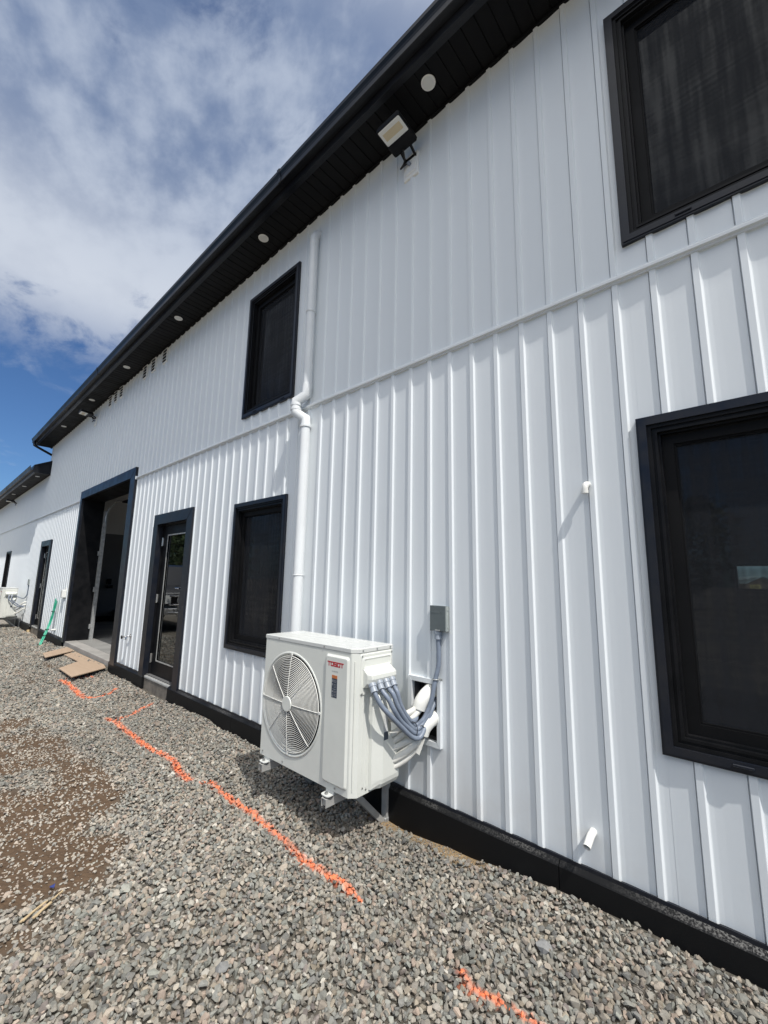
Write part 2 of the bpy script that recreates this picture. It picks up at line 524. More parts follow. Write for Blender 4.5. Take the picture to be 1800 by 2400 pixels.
def spline(pts, n=8):
    """Catmull-Rom through pts"""
    P = [Vector(p) for p in pts]
    P = [2 * P[0] - P[1]] + P + [2 * P[-1] - P[-2]]
    out = []
    for i in range(1, len(P) - 2):
        for k in range(n):
            t = k / n
            a, b, c, d = P[i - 1:i + 3]
            out.append(0.5 * ((2 * b) + (c - a) * t + (2 * a - 5 * b + 4 * c - d) * t * t + (3 * b - a - 3 * c + d) * t ** 3))
    out.append(P[-2])
    return out


def rrect(x0, x1, z0, z1, r, n=4):
    out = []
    for cx, cz, a0 in ((x1 - r, z1 - r, 0), (x0 + r, z1 - r, 90), (x0 + r, z0 + r, 180), (x1 - r, z0 + r, 270)):
        for k in range(n + 1):
            a = R(a0 + 90 * k / n)
            out.append((cx + r * math.cos(a), cz + r * math.sin(a)))
    return out


def loft(mb, loops, cap_last=True, cap_first=False, smooth=False):
    n = len(loops[0])
    vs = [p for l in loops for p in l]
    fs = []
    for i in range(len(loops) - 1):
        for k in range(n):
            k2 = (k + 1) % n
            fs.append((i * n + k, i * n + k2, (i + 1) * n + k2, (i + 1) * n + k))
    mb.add(vs, fs, smooth)
    if cap_last:
        mb.add(loops[-1], [tuple(range(n))])
    if cap_first:
        mb.add(loops[0], [tuple(range(n))[::-1]])
    return mb


def text_mesh(body, size):
    cu_ = bpy.data.curves.new('print', 'FONT')
    cu_.body = body
    cu_.size = size
    cu_.resolution_u = 2
    o = bpy.data.objects.new('print', cu_)
    COL.objects.link(o)
    bpy.context.view_layer.update()
    me = bpy.data.meshes.new_from_object(o.evaluated_get(bpy.context.evaluated_depsgraph_get()))
    vs = [v.co.copy() for v in me.vertices]
    fs = [tuple(p.vertices) for p in me.polygons]
    bpy.data.objects.remove(o)
    bpy.data.curves.remove(cu_)
    bpy.data.meshes.remove(me)
    return vs, fs


# ------------------------------------------------------------------ ground
GZ = -0.17


def sst(a, b, x):
    t = np.clip((x - a) / (b - a), 0, 1)
    return t * t * (3 - 2 * t)


_gx = rng.uniform(0, 6.28, (14, 2))
_gk = rng.normal(0, 1, (14, 2))


def wav(x, y, s):
    o = 0
    for i in range(14):
        o = o + np.sin(s * (1 + i * 0.33) * (_gk[i, 0] * x + _gk[i, 1] * y) + _gx[i, 0]) / (1.5 + i * 0.5)
    return o


def height(x, y):
    near = np.exp(-np.abs(y) / 0.5)
    h = GZ + 0.012 * wav(x, y, 1.6) + 0.006 * wav(x, y, 5.0)
    h = h + 0.062 * sst(-1.7, -0.9, x) * near            # banked against the plinth beside the right window
    h = h + 0.025 * sst(-2.9, -3.6, x) * sst(-6.2, -5.6, x) * near
    h = h - 0.035 * sst(-2.35, -2.0, x) * sst(-1.15, -1.5, x) * np.exp(-np.abs(y) / 0.16)   # sandy trench by the bracket
    h = h - 0.03 * sst(-11.5, -13.0, x)
    h = h + 0.060 * sst(-11.6, -11.0, x) * sst(-7.7, -8.3, x) * np.exp(-np.abs(y) / 0.35)
    h = h - 0.10 * sst(0.0, 0.10, y)
    return h


DIRT = [(-4.97, -1.43, .95, .28), (-5.7, -1.46, .8, .24), (-4.4, -1.30, .6, .17), (-3.75, -1.28, .50, .19), (-3.12, -1.46, .55, .25),
        (-3.06, -1.66, .52, .24), (-2.75, -1.90, .40, .20), (-4.22, -1.85, .9, .28), (-8.35, -1.04, 1.0, .12), (-3.4, -1.95, .6, .25),
        (-6.6, -1.9, 1.2, .3), (-9.2, -0.62, .8, .09), (-4.2, -2.7, 1.6, .4)]


def dirt(x, y):
    d = 0
    for cx, cy, sx, sy in DIRT:
        d = d + np.exp(-(((x - cx) / sx) ** 2 + ((y - cy) / sy) ** 2))
    return sst(0.34, 1.05, d * (1 + 0.30 * wav(x, y, 3.1)) + 0.20 * wav(x, y, 7.5))


def sand(x, y):
    return sst(-2.25, -2.0, x) * sst(-1.15, -1.4, x) * sst(-0.215, -0.14, y + 0.03 * wav(x, y, 7.0)) * (y < 0)


PAINT = [
    ([(-5.48, -.76), (-5.31, -.72), (-4.91, -.75), (-4.45, -.76), (-4.09, -.73), (-3.87, -.72), (-3.63, -.76), (-3.45, -.75)], .042),
    ([(-3.30, -.66), (-3.11, -.67), (-2.80, -.68), (-2.54, -.70), (-2.25, -.72), (-2.06, -.74), (-1.89, -.73), (-1.76, -.71), (-1.68, -.73)], .034),
    ([(-3.34, -.73), (-3.30, -.66)], .012), ([(-1.68, -.73), (-1.60, -.74)], .012),
    ([(-5.40, -.74), (-5.43, -.55), (-5.66, -.28), (-5.75, -.20)], .030),
    ([(-7.90, -.70), (-7.44, -.68), (-6.96, -.72), (-6.49, -.71)], .055), ([(-6.49, -.71), (-6.49, -.60), (-6.54, -.45), (-6.77, -.30)], .032),
    ([(-7.94, -.62), (-7.91, -.45), (-7.88, -.31)], .03),
    ([(-1.05, -.735), (-.98, -.765), (-.93, -.755), (-.85, -.74), (-.79, -.742), (-.68, -.75)], .022)]


def paint(x, y, k=1.0):
    f = np.zeros_like(x)
    for pts, wd in PAINT:
        for (ax, ay), (bx, by) in zip(pts[:-1], pts[1:]):
            dx, dy = bx - ax, by - ay
            t = np.clip(((x - ax) * dx + (y - ay) * dy) / (dx * dx + dy * dy), 0, 1)
            d = np.hypot(x - ax - t * dx, y - ay - t * dy)
            f = np.maximum(f, 1 - sst(wd * 0.30 * k, wd * 0.88 * k, d))
    return f


def raw_mesh(name, verts, tris_or_quads, tone, m, smooth, size):
    me = bpy.data.meshes.new(name)
    nv, nf = len(verts), len(tris_or_quads)
    me.vertices.add(nv)
    me.vertices.foreach_set('co', np.ascontiguousarray(verts, dtype=np.float32).ravel())
    me.loops.add(nf * size)
    me.loops.foreach_set('vertex_index', np.ascontiguousarray(tris_or_quads, dtype=np.int32).ravel())
    me.polygons.add(nf)
    me.polygons.foreach_set('loop_start', np.arange(nf, dtype=np.int32) * size)
    me.polygons.foreach_set('use_smooth', np.full(nf, smooth))
    at = me.attributes.new('tone', 'FLOAT_COLOR', 'POINT')
    at.data.foreach_set('color', np.ascontiguousarray(np.concatenate([tone, np.ones((nv, 1))], 1), dtype=np.float32).ravel())
    me.update(calc_edges=True)
    me.materials.append(m)
    o = bpy.data.objects.new(name, me)
    COL.objects.link(o)
    return o


def make_ground():
    def axis(lo, hi, step, far):
        mid = list(np.arange(lo, hi + 1e-6, step))
        out, d, x = [], step, hi
        while x < far:
            d *= 1.35
            x += d
            out.append(x)
        pre, d, x = [], step, lo
        while x > -far:
            d *= 1.35
            x -= d
            pre.append(x)
        return np.array(pre[::-1] + mid + out)
    xs = axis(-17.0, 1.6, 0.05, 900)
    ys = axis(-4.6, 0.2, 0.04, 900)
    X, Y = np.meshgrid(xs, ys)
    X, Y = X.ravel(), Y.ravel()
    inside = (X > -18) & (X < 3) & (Y > -6) & (Y < 1)
    Z = np.where(inside, height(X, Y), GZ - 0.03)
    Z = np.where((Y > 0.12) & (Y < 14) & (X > -40) & (X < 8), -0.4, Z)
    nx, ny = len(xs), len(ys)
    idx = np.arange(nx * ny).reshape(ny, nx)
    q = np.stack([idx[:-1, :-1], idx[:-1, 1:], idx[1:, 1:], idx[1:, :-1]], -1).reshape(-1, 4)
    base = np.array([0.15, 0.137, 0.115])
    brown = np.array([0.092, 0.060, 0.037])
    tan = np.array([0.27, 0.19, 0.105])
    d = dirt(X, Y)[:, None] * inside[:, None]
    sprayed = paint(X, Y, 1.0)[:, None] * inside[:, None]
    s = sand(X, Y)[:, None] * inside[:, None]
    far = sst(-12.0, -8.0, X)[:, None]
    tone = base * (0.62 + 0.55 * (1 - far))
    tone = tone * (1 - d) + brown * d
    tone = tone * (1 - s) + tan * s
    tone = tone * (1 - .8 * sprayed) + np.array([.70, .17, .07]) * .8 * sprayed
    tone = np.where(inside[:, None], tone, np.array([0.27, 0.25, 0.22]))
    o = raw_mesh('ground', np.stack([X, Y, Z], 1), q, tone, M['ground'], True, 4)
    o['kind'] = 'structure'
    o['label'] = 'gravelly brown earth under the crushed stone'


PAL = np.array([[.315, .29, .24], [.265, .262, .228], [.36, .30, .235], [.40, .355, .285], [.195, .19, .175], [.295, .265, .225],
                [.375, .285, .22], [.245, .247, .222], [.47, .435, .37], [.28, .285, .245], [.335, .28, .205], [.24, .20, .18]])
PALW = np.array([.13, .12, .12, .09, .08, .12, .07, .08, .04, .08, .05, .02])
PALW = PALW / PALW.sum()


def rock_shapes(n):
    out = []
    r = random.Random(11)
    for _ in range(n):
        bm = bmesh.new()
        for k in range(15):
            v = Vector((r.gauss(0, 1), r.gauss(0, 1), r.gauss(0, 1))).normalized() * r.uniform(.86, 1.02)
            bm.verts.new((v.x, v.y * r.uniform(.62, .85), v.z * r.uniform(.45, .65)))
        bmesh.ops.convex_hull(bm, input=bm.verts[:])
        for v in [v for v in bm.verts if not v.link_faces]:
            bm.verts.remove(v)
        bmesh.ops.triangulate(bm, faces=bm.faces[:])
        bmesh.ops.recalc_face_normals(bm, faces=bm.faces[:])
        bm.verts.index_update()
        out.append((np.array([v.co[:] for v in bm.verts]), np.array([[v.index for v in f.verts] for f in bm.faces])))
        bm.free()
    return out


ROCKS = rock_shapes(28)


def scatter(x, y, size, name, lift, flat=0.55, label=None):
    n = len(x)
    kind = rng.integers(0, len(ROCKS), n)
    z0 = height(x, y)
    tone = PAL[rng.choice(len(PAL), n, p=PALW)] * rng.uniform(.72, 1.26, (n, 1)) * .86
    tone = tone * .76 + tone.mean(1, keepdims=True) * np.array([.245, .24, .226])
    reg = (1 + 0.10 * wav(x, y, 1.1))[:, None]
    tone = tone * reg
    dusty = (0.55 * dirt(x, y))[:, None] * rng.uniform(0.2, 1, (n, 1))
    tone = tone * (1 - dusty) + np.array([.47, .41, .34]) * dusty
    V, F, T = [], [], []
    base = 0
    for k, (rv, rf) in enumerate(ROCKS):
        ii = np.nonzero(kind == k)[0]
        m = len(ii)
        if not m:
            continue
        yawr = rng.uniform(0, 6.283, m)
        tx, ty = rng.normal(0, flat, m), rng.normal(0, flat, m)
        def rotm(a, ax):
            c, s, z, o = np.cos(a), np.sin(a), np.zeros_like(a), np.ones_like(a)
            if ax == 0:
                return np.stack([o, z, z, z, c, -s, z, s, c], -1).reshape(-1, 3, 3)
            if ax == 1:
                return np.stack([c, z, s, z, o, z, -s, z, c], -1).reshape(-1, 3, 3)
            return np.stack([c, -s, z, s, c, z, z, z, o], -1).reshape(-1, 3, 3)
        A = rotm(tx, 0) @ rotm(ty, 1) @ rotm(yawr, 2)
        P = np.einsum('mij,vj->mvi', A, rv) * size[ii][:, None, None]
        P[:, :, 0] += x[ii][:, None]
        P[:, :, 1] += y[ii][:, None]
        relz = P[:, :, 2] / size[ii][:, None]
        P[:, :, 2] += (z0[ii] + lift[ii])[:, None]
        nv = rv.shape[0]
        V.append(P.reshape(-1, 3))
        F.append((rf[None] + (base + np.arange(m) * nv)[:, None, None]).reshape(-1, 3))
        base += m * nv
        t = np.repeat(tone[ii][:, None, :], nv, 1)
        pj = np.zeros((m, nv))
        nearp = paint(x[ii], y[ii], 2.2) > 0
        if nearp.any():
            vx, vy = P[nearp][:, :, 0], P[nearp][:, :, 1]
            sp_ = paint(vx.ravel(), vy.ravel(), 1.0).reshape(vx.shape)
            pj[nearp] = sp_ * rng.uniform(.25, 1.25, (len(vx), 1))
        pa = np.clip(pj * np.clip(1.25 + relz * 1.3, 0, 1), 0, 1)[:, :, None]
        orange = np.array([0.80, 0.215, 0.095]) * rng.uniform(.85, 1.05, (m, 1, 1))
        t = t * (1 - pa) + orange * pa
        T.append(t.reshape(-1, 3))
    o = raw_mesh(name, np.concatenate(V), np.concatenate(F), np.concatenate(T), M['stone'], False, 3)
    o['kind'] = 'stuff'
    if label:
        o['label'] = label
    return o


def make_gravel():
    def grid(x0, x1, y0, y1, c):
        gx, gy = np.meshgrid(np.arange(x0, x1, c), np.arange(y0, y1, c))
        n = gx.size
        return gx.ravel() + rng.uniform(-.6, .6, n) * c, gy.ravel() + rng.uniform(-.6, .6, n) * c
    X, Y, S, L = [], [], [], []
    for x0, x1, y0, y1, c, s0 in ((-6.2, 1.5, -3.3, -0.065,   .0172, .0150), (-10.5, -6.2, -2.6, -0.065, .0240, .0190), (-17.5, -10.5, -2.2, -0.065, .036, .028)):
        x, y = grid(x0, x1, y0, y1, c)
        n = len(x)
        s = s0 * np.exp(rng.normal(-.03, .25, n))
        keep = np.ones(n, bool)
        d = dirt(x, y)
        keep &= rng.uniform(0, 1, n) > d * 0.72 * (0.75 + 0.35 * wav(x, y, 9.0))
        keep &= rng.uniform(0, 1, n) > sand(x, y) * 0.97
        keep &= y < -0.055 - s * .6
        # the plinth stops at the doors: stones run closer to the slab there; none on the plywood or the slab edge
        s = s * (1 - 0.30 * d)
        lift = rng.uniform(-.003, .016, n) + (rng.uniform(0, 1, n) < .15) * .010 - d * .010
        X.append(x[keep]); Y.append(y[keep]); S.append(s[keep]); L.append(lift[keep])
    # small chips between the stones, in the dirt and in the sand
    x, y = grid(-5.0, 1.4, -3.0, -0.06, .034)
    n = len(x)
    keep = rng.uniform(0, 1, n) > 0.35
    X.append(x[keep]); Y.append(y[keep]); S.append((.0065 * np.exp(rng.normal(0, .3, n)))[keep]); L.append(rng.uniform(0, .006, n)[keep])
    x, y = grid(-2.3, -1.1, -0.24, -0.058, .011)
    n = len(x)
    keep = rng.uniform(0, 1, n) < sand(x, y) * 0.8
    X.append(x[keep]); Y.append(y[keep]); S.append((.0042 * np.exp(rng.normal(0, .3, n)))[keep]); L.append(rng.uniform(0, .003, n)[keep])
    # crumbs of stone lying along the plinth top near the right edge
    scatter(np.concatenate(X), np.concatenate(Y), np.concatenate(S), 'gravel', np.concatenate(L), label='crushed grey stone spread along the wall with sprayed orange marking lines')


make_ground()
make_gravel()


def lone_rock(x, y, s, tone, label):
    rv, rf = ROCKS[5]
    z = float(height(np.array([x]), np.array([y]))[0]) + s * .45
    o = raw_mesh('rock', rv * s, rf, np.tile(np.array(tone), (len(rv), 1)), M['stone'], False, 3)
    o.location = (x, y, z)
    o.rotation_euler = (0.2, 0.3, random.uniform(0, 6))
    tag(o, label, 'rock', 'larger rocks on the gravel')


lone_rock(-0.93, -0.085, .032, (.33, .29, .25), 'pointed tan rock leaning on the black plinth at its board joint')
lone_rock(-0.83, -0.42, .045, (.24, .24, .235), 'grey broken rock below the right window, largest of the stones')
lone_rock(-1.76, -1.37, .037, (.19, .19, .185), 'dark grey rounded rock lying in the foreground gravel')

# ------------------------------------------------------------------ building
WL, WR = -15.53, 4.2          # main wall ends
BD = 8.0                      # depth
EZ = 5.16                     # soffit height
PITCH = 0.1786                # batten spacing
PX0 = -0.307                  # left edge of one batten
LEDGE0, LEDGE1 = 3.0, 3.042

bld = empty('metal_building', (-5.6, 0, -0.03), 'long two storey white board and batten building with black trim and eaves', 'building')
ann = empty('building_wing', (-22, 0, -0.03), 'lower white wing with its own black eave at the far end of the long building', 'building')

# openings: (x0, x1, z0, z1) outer edge of trim
OP_R = dict(lowL=(-4.435, -3.432, .618, 2.192), upL=(-4.42, -3.42, 3.205, 4.752), lowR=(-.42, .584, .617, 2.203), upR=(-.418, .586, 3.203, 4.750))
DOOR1 = (-6.775, -5.475, -.02, 2.270)
DOOR2 = (-15.02, -13.79, -.02, 2.268)
ROLL = (-11.31, -7.830, -.03, 3.207)
HOLE = (-1.885, -1.621, .325, .735)
FARW = (-21.43, -20.38, .617, 2.180)
OPEN = list(OP_R.values()) + [DOOR1, DOOR2, ROLL, HOLE]


def shrink(r, d):
    return (r[0] + d, r[1] - d, r[2] + d, r[3] - d)


PROF = [(0.0, .0010), (0.0006, .0188), (0.0022, .0198), (0.0265, .0198), (0.0280, .0190), (0.0345, .0090), (0.038, .0074), (0.055, .0062), (0.085, .0064), (0.115, .0076),
        (0.145, .0091), (0.168, .0099), (0.1742, .0101), (0.1750, .0010), (PITCH, .0010)]


def prof_y(u):
    for (a, pa), (b, pb) in zip(PROF[:-1], PROF[1:]):
        if a <= u <= b:
            return -(pa + (pb - pa) * (u - a) / (b - a))
    return -PROF[-1][1]


def panel(x0, z0, z1, xa, xb, openings):
    """pieces of one board and batten panel whose batten starts at x0, cut round the openings: lists of (verts, faces), one per connected piece"""
    l, r_ = max(x0, xa), min(x0 + PITCH, xb)
    if r_ - l < 0.004:
        return []
    cuts = sorted({l, r_} | {c for o in openings for c in (o[0], o[1]) if l < c < r_ and o[2] < z1 and o[3] > z0})
    out = []
    for a, b in zip(cuts[:-1], cuts[1:]):
        m = (a + b) / 2
        spans = [(z0, z1)]
        for o in openings:
            if o[0] < m < o[1]:
                ns = []
                for s0, s1 in spans:
                    if o[2] > s0:
                        ns.append((s0, min(s1, o[2])))
                    if o[3] < s1:
                        ns.append((max(s0, o[3]), s1))
                spans = [s for s in ns if s[1] - s[0] > .004]
        us = sorted({a - x0, b - x0} | {u for u, _ in PROF if a - x0 < u < b - x0})
        for s0, s1 in spans:
            k = len(us)
            jit = random.uniform(-.0005, .0005)
            vs = [(x0 + u, prof_y(u) + jit, s0) for u in us] + [(x0 + u, prof_y(u) + jit, s1) for u in us]
            out.append((vs, [(i, i + 1, k + i + 1, k + i) for i in range(k - 1)]))
    return out


def panels(parent, xa, xb, courses, openings):
    ops = [shrink(o, .012) for o in openings]
    k0 = math.floor((xa - PX0) / PITCH)
    k1 = math.ceil((xb - PX0) / PITCH)
    for z0, z1 in courses:
        for k in range(k0, k1):
            for vs, fs in panel(PX0 + k * PITCH, z0, z1, xa, xb, ops):
                MB().add(vs, fs).build('siding_panel', M['siding'], parent)


panels(bld, WL, 1.6, [(0.004, LEDGE0 + .01), (LEDGE1 - .01, EZ)], OPEN)
panels(ann, -26.0, WL, [(0.004, LEDGE0 + .01), (LEDGE1 - .01, 4.26)], [FARW])
mb = MB()                                                # right of the frame one joined sheet
k = math.ceil((1.6 - PX0) / PITCH)
while PX0 + k * PITCH < WR:
    for z0, z1 in ((0.004, LEDGE0 + .01), (LEDGE1 - .01, EZ)):
        for vs, fs in panel(PX0 + k * PITCH, z0, z1, 1.6, WR, []):
            mb.add(vs, fs)
    k += 1
mb.build('siding', M['siding'], bld, 'stuff')


def wall_rects(mb, x0, x1, z0, z1, ops, y0, y1):
    xs = sorted({x0, x1} | {c for o in ops for c in (o[0], o[1]) if x0 < c < x1})
    for a, b in zip(xs[:-1], xs[1:]):
        m = (a + b) / 2
        spans = [(z0, z1)]
        for o in ops:
            if o[0] < m < o[1]:
                ns = []
                for s0, s1 in spans:
                    if o[2] > s0:
                        ns.append((s0, min(s1, o[2])))
                    if o[3] < s1:
                        ns.append((max(s0, o[3]), s1))
                spans = [s for s in ns if s[1] - s[0] > .003]
        for s0, s1 in spans:
            mb.box(a, b, y0, y1, s0, s1)


# backing wall, other walls, floor, roof
BACKW = (-.42, .75, 1.30, 1.78)
mb = MB()
wall_rects(mb, WL + .004, WR, -.35, EZ - .004, [shrink(o, .03) if o is not ROLL else (ROLL[0] + .03, ROLL[1] - .03, -.4, ROLL[3] - .03) for o in OPEN], .004, .20)
mb.build('wall', M['shell'], bld)
mb = MB()
mb.box(WR - .2, WR, .2, BD, -.35, 5.3)
wall_rects(mb, WL, WR, -.35, 5.3, [BACKW, (-14.6, -10.2, -.03, 3.6)], BD - .002, BD + .2)  # second gap: unseen rear opening, added to let daylight into the bay
mb.build('wall', M['plaster'], bld)
mb = MB()
mb.box(WL + .004, WL + .2, .202, BD - .004, 2.66, 5.3)
mb.build('wall', M['plaster'], bld)
mb = MB()
mb.box(WL + .006, WL + .2, .204, BD - .006, -.35, 2.66)
mb.build('wall', M['darkwall'], bld)  # lower part of the end wall in a darker grey
mb = MB()
mb.box(WL + .202, WL + .22, .3, BD - .01, -.04, .12)
mb.build('baseboard', M['blackdoor'], bld)
mb = MB()
mb.box(-7.6, -7.45, .202, BD - .004, -.35, 5.1)         # partition right of the roll up bay
mb.build('partition_wall', M['plaster'], bld)
mb = MB()
mb.box(WL + .202, WR - .202, .202, BD - .004, 5.12, 5.2)
mb.build('ceiling', M['plaster'], bld)
mb = MB()
mb.box(WL + .2, WR - .2, .2, BD, -.35, -.034)
mb.build('floor_slab', M['slabin'], bld)
# sill of the roll up door: the slab edge shows as a step above the gravel
mb = MB()
mb.bbox(ROLL[0] + .02, ROLL[1] - .02, -.012, .198, -.34, -.032, .008)
mb.build('door_slab', M['concrete'], bld)

# roof and eave of both buildings
def roof(parent, x0, x1, ez, ridge_y, over):
    y0, zt = -.405, ez + .20
    slope = .5
    mb = MB()
    prof = [(y0, zt), (ridge_y, zt + (ridge_y - y0) * slope), (2 * ridge_y - y0, zt), (2 * ridge_y - y0, zt - .12), (ridge_y, zt + (ridge_y - y0) * slope - .12), (y0, zt - .10)]
    mb.prism(prof, 'x', x0, x1)
    mb.build('roof', M['roof'], parent)


roof(bld, -15.84, WR + .3, EZ, 4.0, .35)
mb = MB()
mb.prism([(.02, EZ + .03), (4.0, EZ + 2.25), (7.98, EZ + .03)], 'x', WL + .02, WL + .12)
mb.build('gable_wall', M['trimwhite'], bld)


def eave(parent, x0, x1, ez, joint):
    # fascia, soffit boards, wall channel
    mb = MB()
    mb.box(x0, x1, -.402, -.385, ez - .012, ez + .21)
    mb.box(x0, x1, -.3845, -.352, ez - .012, ez - .004)
    mb.build('fascia', M['gutter'], parent)
    mb = MB()
    mb.box(x0, x1, -.030, -.004, ez - .022, ez - .0045)
    mb.build('soffit_channel', M['soffit'], parent)
    x = x0
    i = 0
    while x < x1 - .02:
        b = min(x + .1016, x1)
        mb = MB()
        d = .0 if i % 3 else .0015
        # a board with a rounded groove at its right edge
        mb.prism([(x + .001, ez + .004), (x + .001, ez - d), (b - .013, ez - d), (b - .009, ez + .006), (b - .0005, ez + .006), (b - .0005, ez + .010), (x + .001, ez + .010)], 'y', -.352, -.002)
        mb.build('soffit_board', M['soffit'], parent)
        x += .1016
        i += 1
    # gutter: ogee front
    prof = [(-.405, ez + .055), (-.465, ez + .055), (-.470, ez + .060), (-.470, ez + .105), (-.476, ez + .125), (-.489, ez + .150), (-.491, ez + .182), (-.486, ez + .186), (-.480, ez + .182),
            (-.480, ez + .152), (-.467, ez + .127), (-.462, ez + .105), (-.462, ez + .064), (-.410, ez + .064), (-.410, ez + .19), (-.405, ez + .19)]
    mb = MB()
    mb.prism(prof, 'x', x0 - .02, x1)
    cap = [(-.404, ez + .05), (-.466, ez + .05), (-.474, ez + .058), (-.474, ez + .105), (-.480, ez + .124), (-.493, ez + .149), (-.495, ez + .186), (-.404, ez + .19)]
    mb.prism(cap, 'x', x0 - .028, x0 - .018)
    for j in joint:
        mb.prism([(a * 1.004, b) for a, b in cap[:7]] + [(-.476, ez + .184), (-.476, ez + .13), (-.458, ez + .07), (-.404, ez + .066)], 'x', j - .02, j + .02)
    mb.build('gutter', M['gutter'], parent)


eave(bld, -15.84, WR, EZ, [-9.3, -3.2])
mb = MB()
roof(ann, -26.3, -15.845, 4.26, 4.0, .35)
eave(ann, -26.3, -15.40, 4.26, [-20.0])
mb = MB()                                                # closed end of the wing's eave beside the main wall
mb.prism([(-.40, 4.25), (-.40, 4.455), (.0, 4.67), (.0, 4.25)], 'x', -15.40, -15.385)
mb.build('eave_end', M['gutter'], ann)
mb = MB()
mb.prism([(-.404, 4.46), (-.404, 4.475), (.004, 4.69), (.004, 4.672)], 'x', -15.84, -15.37)
mb.build('roof_edge', M['roof'], ann)
# black return pipe from the gutter end to the wall
mb = MB()
p = spline([(-15.62, -.445, 5.23), (-15.62, -.445, 5.12), (-15.60, -.40, 5.07), (-15.56, -.05, 4.90), (-15.545, .10, 4.83), (-15.545, .15, 4.70)], 5)
mb.tube(p, .034, 12)
mb.build('return_pipe', M['gutter'], bld)

# main end wall return and wing shell
mb = MB()
mb.box(WL - .002, WL + .006, .0, BD, 4.2, EZ)
mb.build('end_wall', M['trimwhite'], bld)
mb = MB()
mb.box(WL - .012, WL + .012, -.024, .004, 4.28, EZ - .02)
mb.build('corner_post', M['trimwhite'], bld)
mb = MB()
wall_rects(mb, -26.0, WL - .01, -.35, 4.25, [shrink(FARW, .03)], .004, .2)
mb.box(-26.2, -26.0, .0, BD, -.35, 4.25)
mb.box(-26.0, WL - .01, BD - .2, BD, -.35, 4.25)
mb.box(-26.0, WL - .01, .2, BD - .2, 4.1, 4.2)
mb.build('wall', M['shell'], ann)

# ledge trim between the courses
LEDGE = [(.0, LEDGE0 - .004), (-.024, LEDGE0 - .004), (-.026, LEDGE0 + .006), (-.040, LEDGE0 + .009), (-.041, LEDGE0 + .024), (-.036, LEDGE0 + .030), (-.030, LEDGE0 + .033), (-.030, LEDGE1 - .002), (-.024, LEDGE1 + .003), (.0, LEDGE1 + .006)]


def ledge(parent, xs):
    for a, b in zip(xs[:-1], xs[1:]):
        mb = MB()
        mb.prism(LEDGE, 'x', a + .0006, b - .0006)
        mb.build('ledge_trim', M['trimwhite'], parent)


ledge(bld, [ROLL[1] + .002, -4.9, -1.25, 2.4, WR])
ledge(bld, [WL, ROLL[0] - .002])
ledge(ann, [-26.0, -19.2, WL])
for a, b in ((ROLL[1] - .008, ROLL[1] + .012),):
    mb = MB()
    mb.box(a, b, -.048, -.0, LEDGE0 - .010, LEDGE1 + .002)
    mb.build('ledge_end', M['trimwhite'], bld)

# plinth boards
PL = [(-.0, .004), (-.030, .000), (-.046, -.018), (-.050, -.024), (-.050, -.34), (-.0, -.34)]


def plinth(parent, a, b, m=None):
    mb = MB()
    mb.prism(PL, 'x', a, b)
    mb.build('plinth_board', m or M['plinth'], parent)


for a, b in ((-5.735, -4.142), (-4.138, -.905), (-.901, 2.3), (2.304, WR), (-8.10, -7.48), (-7.476, -6.60), (-13.80, -11.30)):
    plinth(bld, a, b)
plinth(ann, -26, WL - .02)
plinth(bld, WL - .018, -15.02)
mb = MB()
mb.box(-26, -15.02, -.030, -.004, -.40, -.10)
mb.build('foundation_coating', M['maroon'], ann)
# black drip edge between siding and plinth
for a, b in ((-5.47, WR), (-7.826, -6.78), (-13.785, -11.315), (WL, -15.025)):
    mb = MB()
    mb.prism([(0, .0045), (-.027, .0005), (-.030, .0005), (-.030, .017), (-.0265, .017), (-.0262, .006), (0, .012)], 'x', a, b)
    mb.build('drip_edge', M['black'], bld)


# ------------------------------------------------------------------ windows
def make_window(parent, r, name='window', latches=(.28, .82), trimw=.050):
    x0, x1, z0, z1 = r
    win = empty(name, ((x0 + x1) / 2, 0, z0), parent=parent)
    t = MB()
    w1 = shrink(r, trimw)
    t.ring(r, shrink(r, .010), -.031, .0)
    t.ring(shrink(r, .0102), shrink(r, trimw - .006), -.036, .0)
    t.build('trim', M['black'], win)
    f = MB()
    f.ring(shrink(r, trimw - .0058), shrink(r, trimw + .012), -.024, .03)
    f.ring(shrink(r, trimw + .0122), shrink(r, trimw + .024), -.013, .04)
    f.ring(shrink(r, trimw + .0242), shrink(r, trimw + .036), -.019, .05)
    f.ring(shrink(r, trimw + .0362), shrink(r, trimw + .046), .004, .06)
    f.build('frame', M['blackdoor'], win)
    s = MB()
    ri = shrink(r, trimw + .0462)
    s.ring(ri, shrink(ri, .048), .030, .075)
    s.ring(shrink(ri, .0482), shrink(ri, .056), .040, .07)
    s.build('sash', M['soffit'], win)
    g = shrink(ri, .052)
    p = MB()
    p.add([(g[0], .066, g[2]), (g[1], .066, g[2]), (g[1], .066, g[3]), (g[0], .066, g[3])], [(0, 1, 2, 3)])
    p.build('pane', M['glass'], win)
    p = MB()
    p.add([(g[0], .050, g[2]), (g[1], .050, g[2]), (g[1], .050, g[3]), (g[0], .050, g[3])], [(0, 1, 2, 3)])
    p.build('insect_screen', M['mesh'], win)
    for q in latches:
        l = MB()
        xx = x0 + (x1 - x0) * q
        l.bbox(xx - .035, xx + .035, -.044, -.036, z0 + .022, z0 + .034, .003)
        l.build('weep_cover', M['black'], win)
    return win


for kx, rr in OP_R.items():
    make_window(bld, rr)
make_window(ann, FARW)
mb = MB()
mb.ring(BACKW, shrink(BACKW, .03), BD - .01, BD + .21)
mb.build('rear_window_frame', M['blackdoor'], bld)


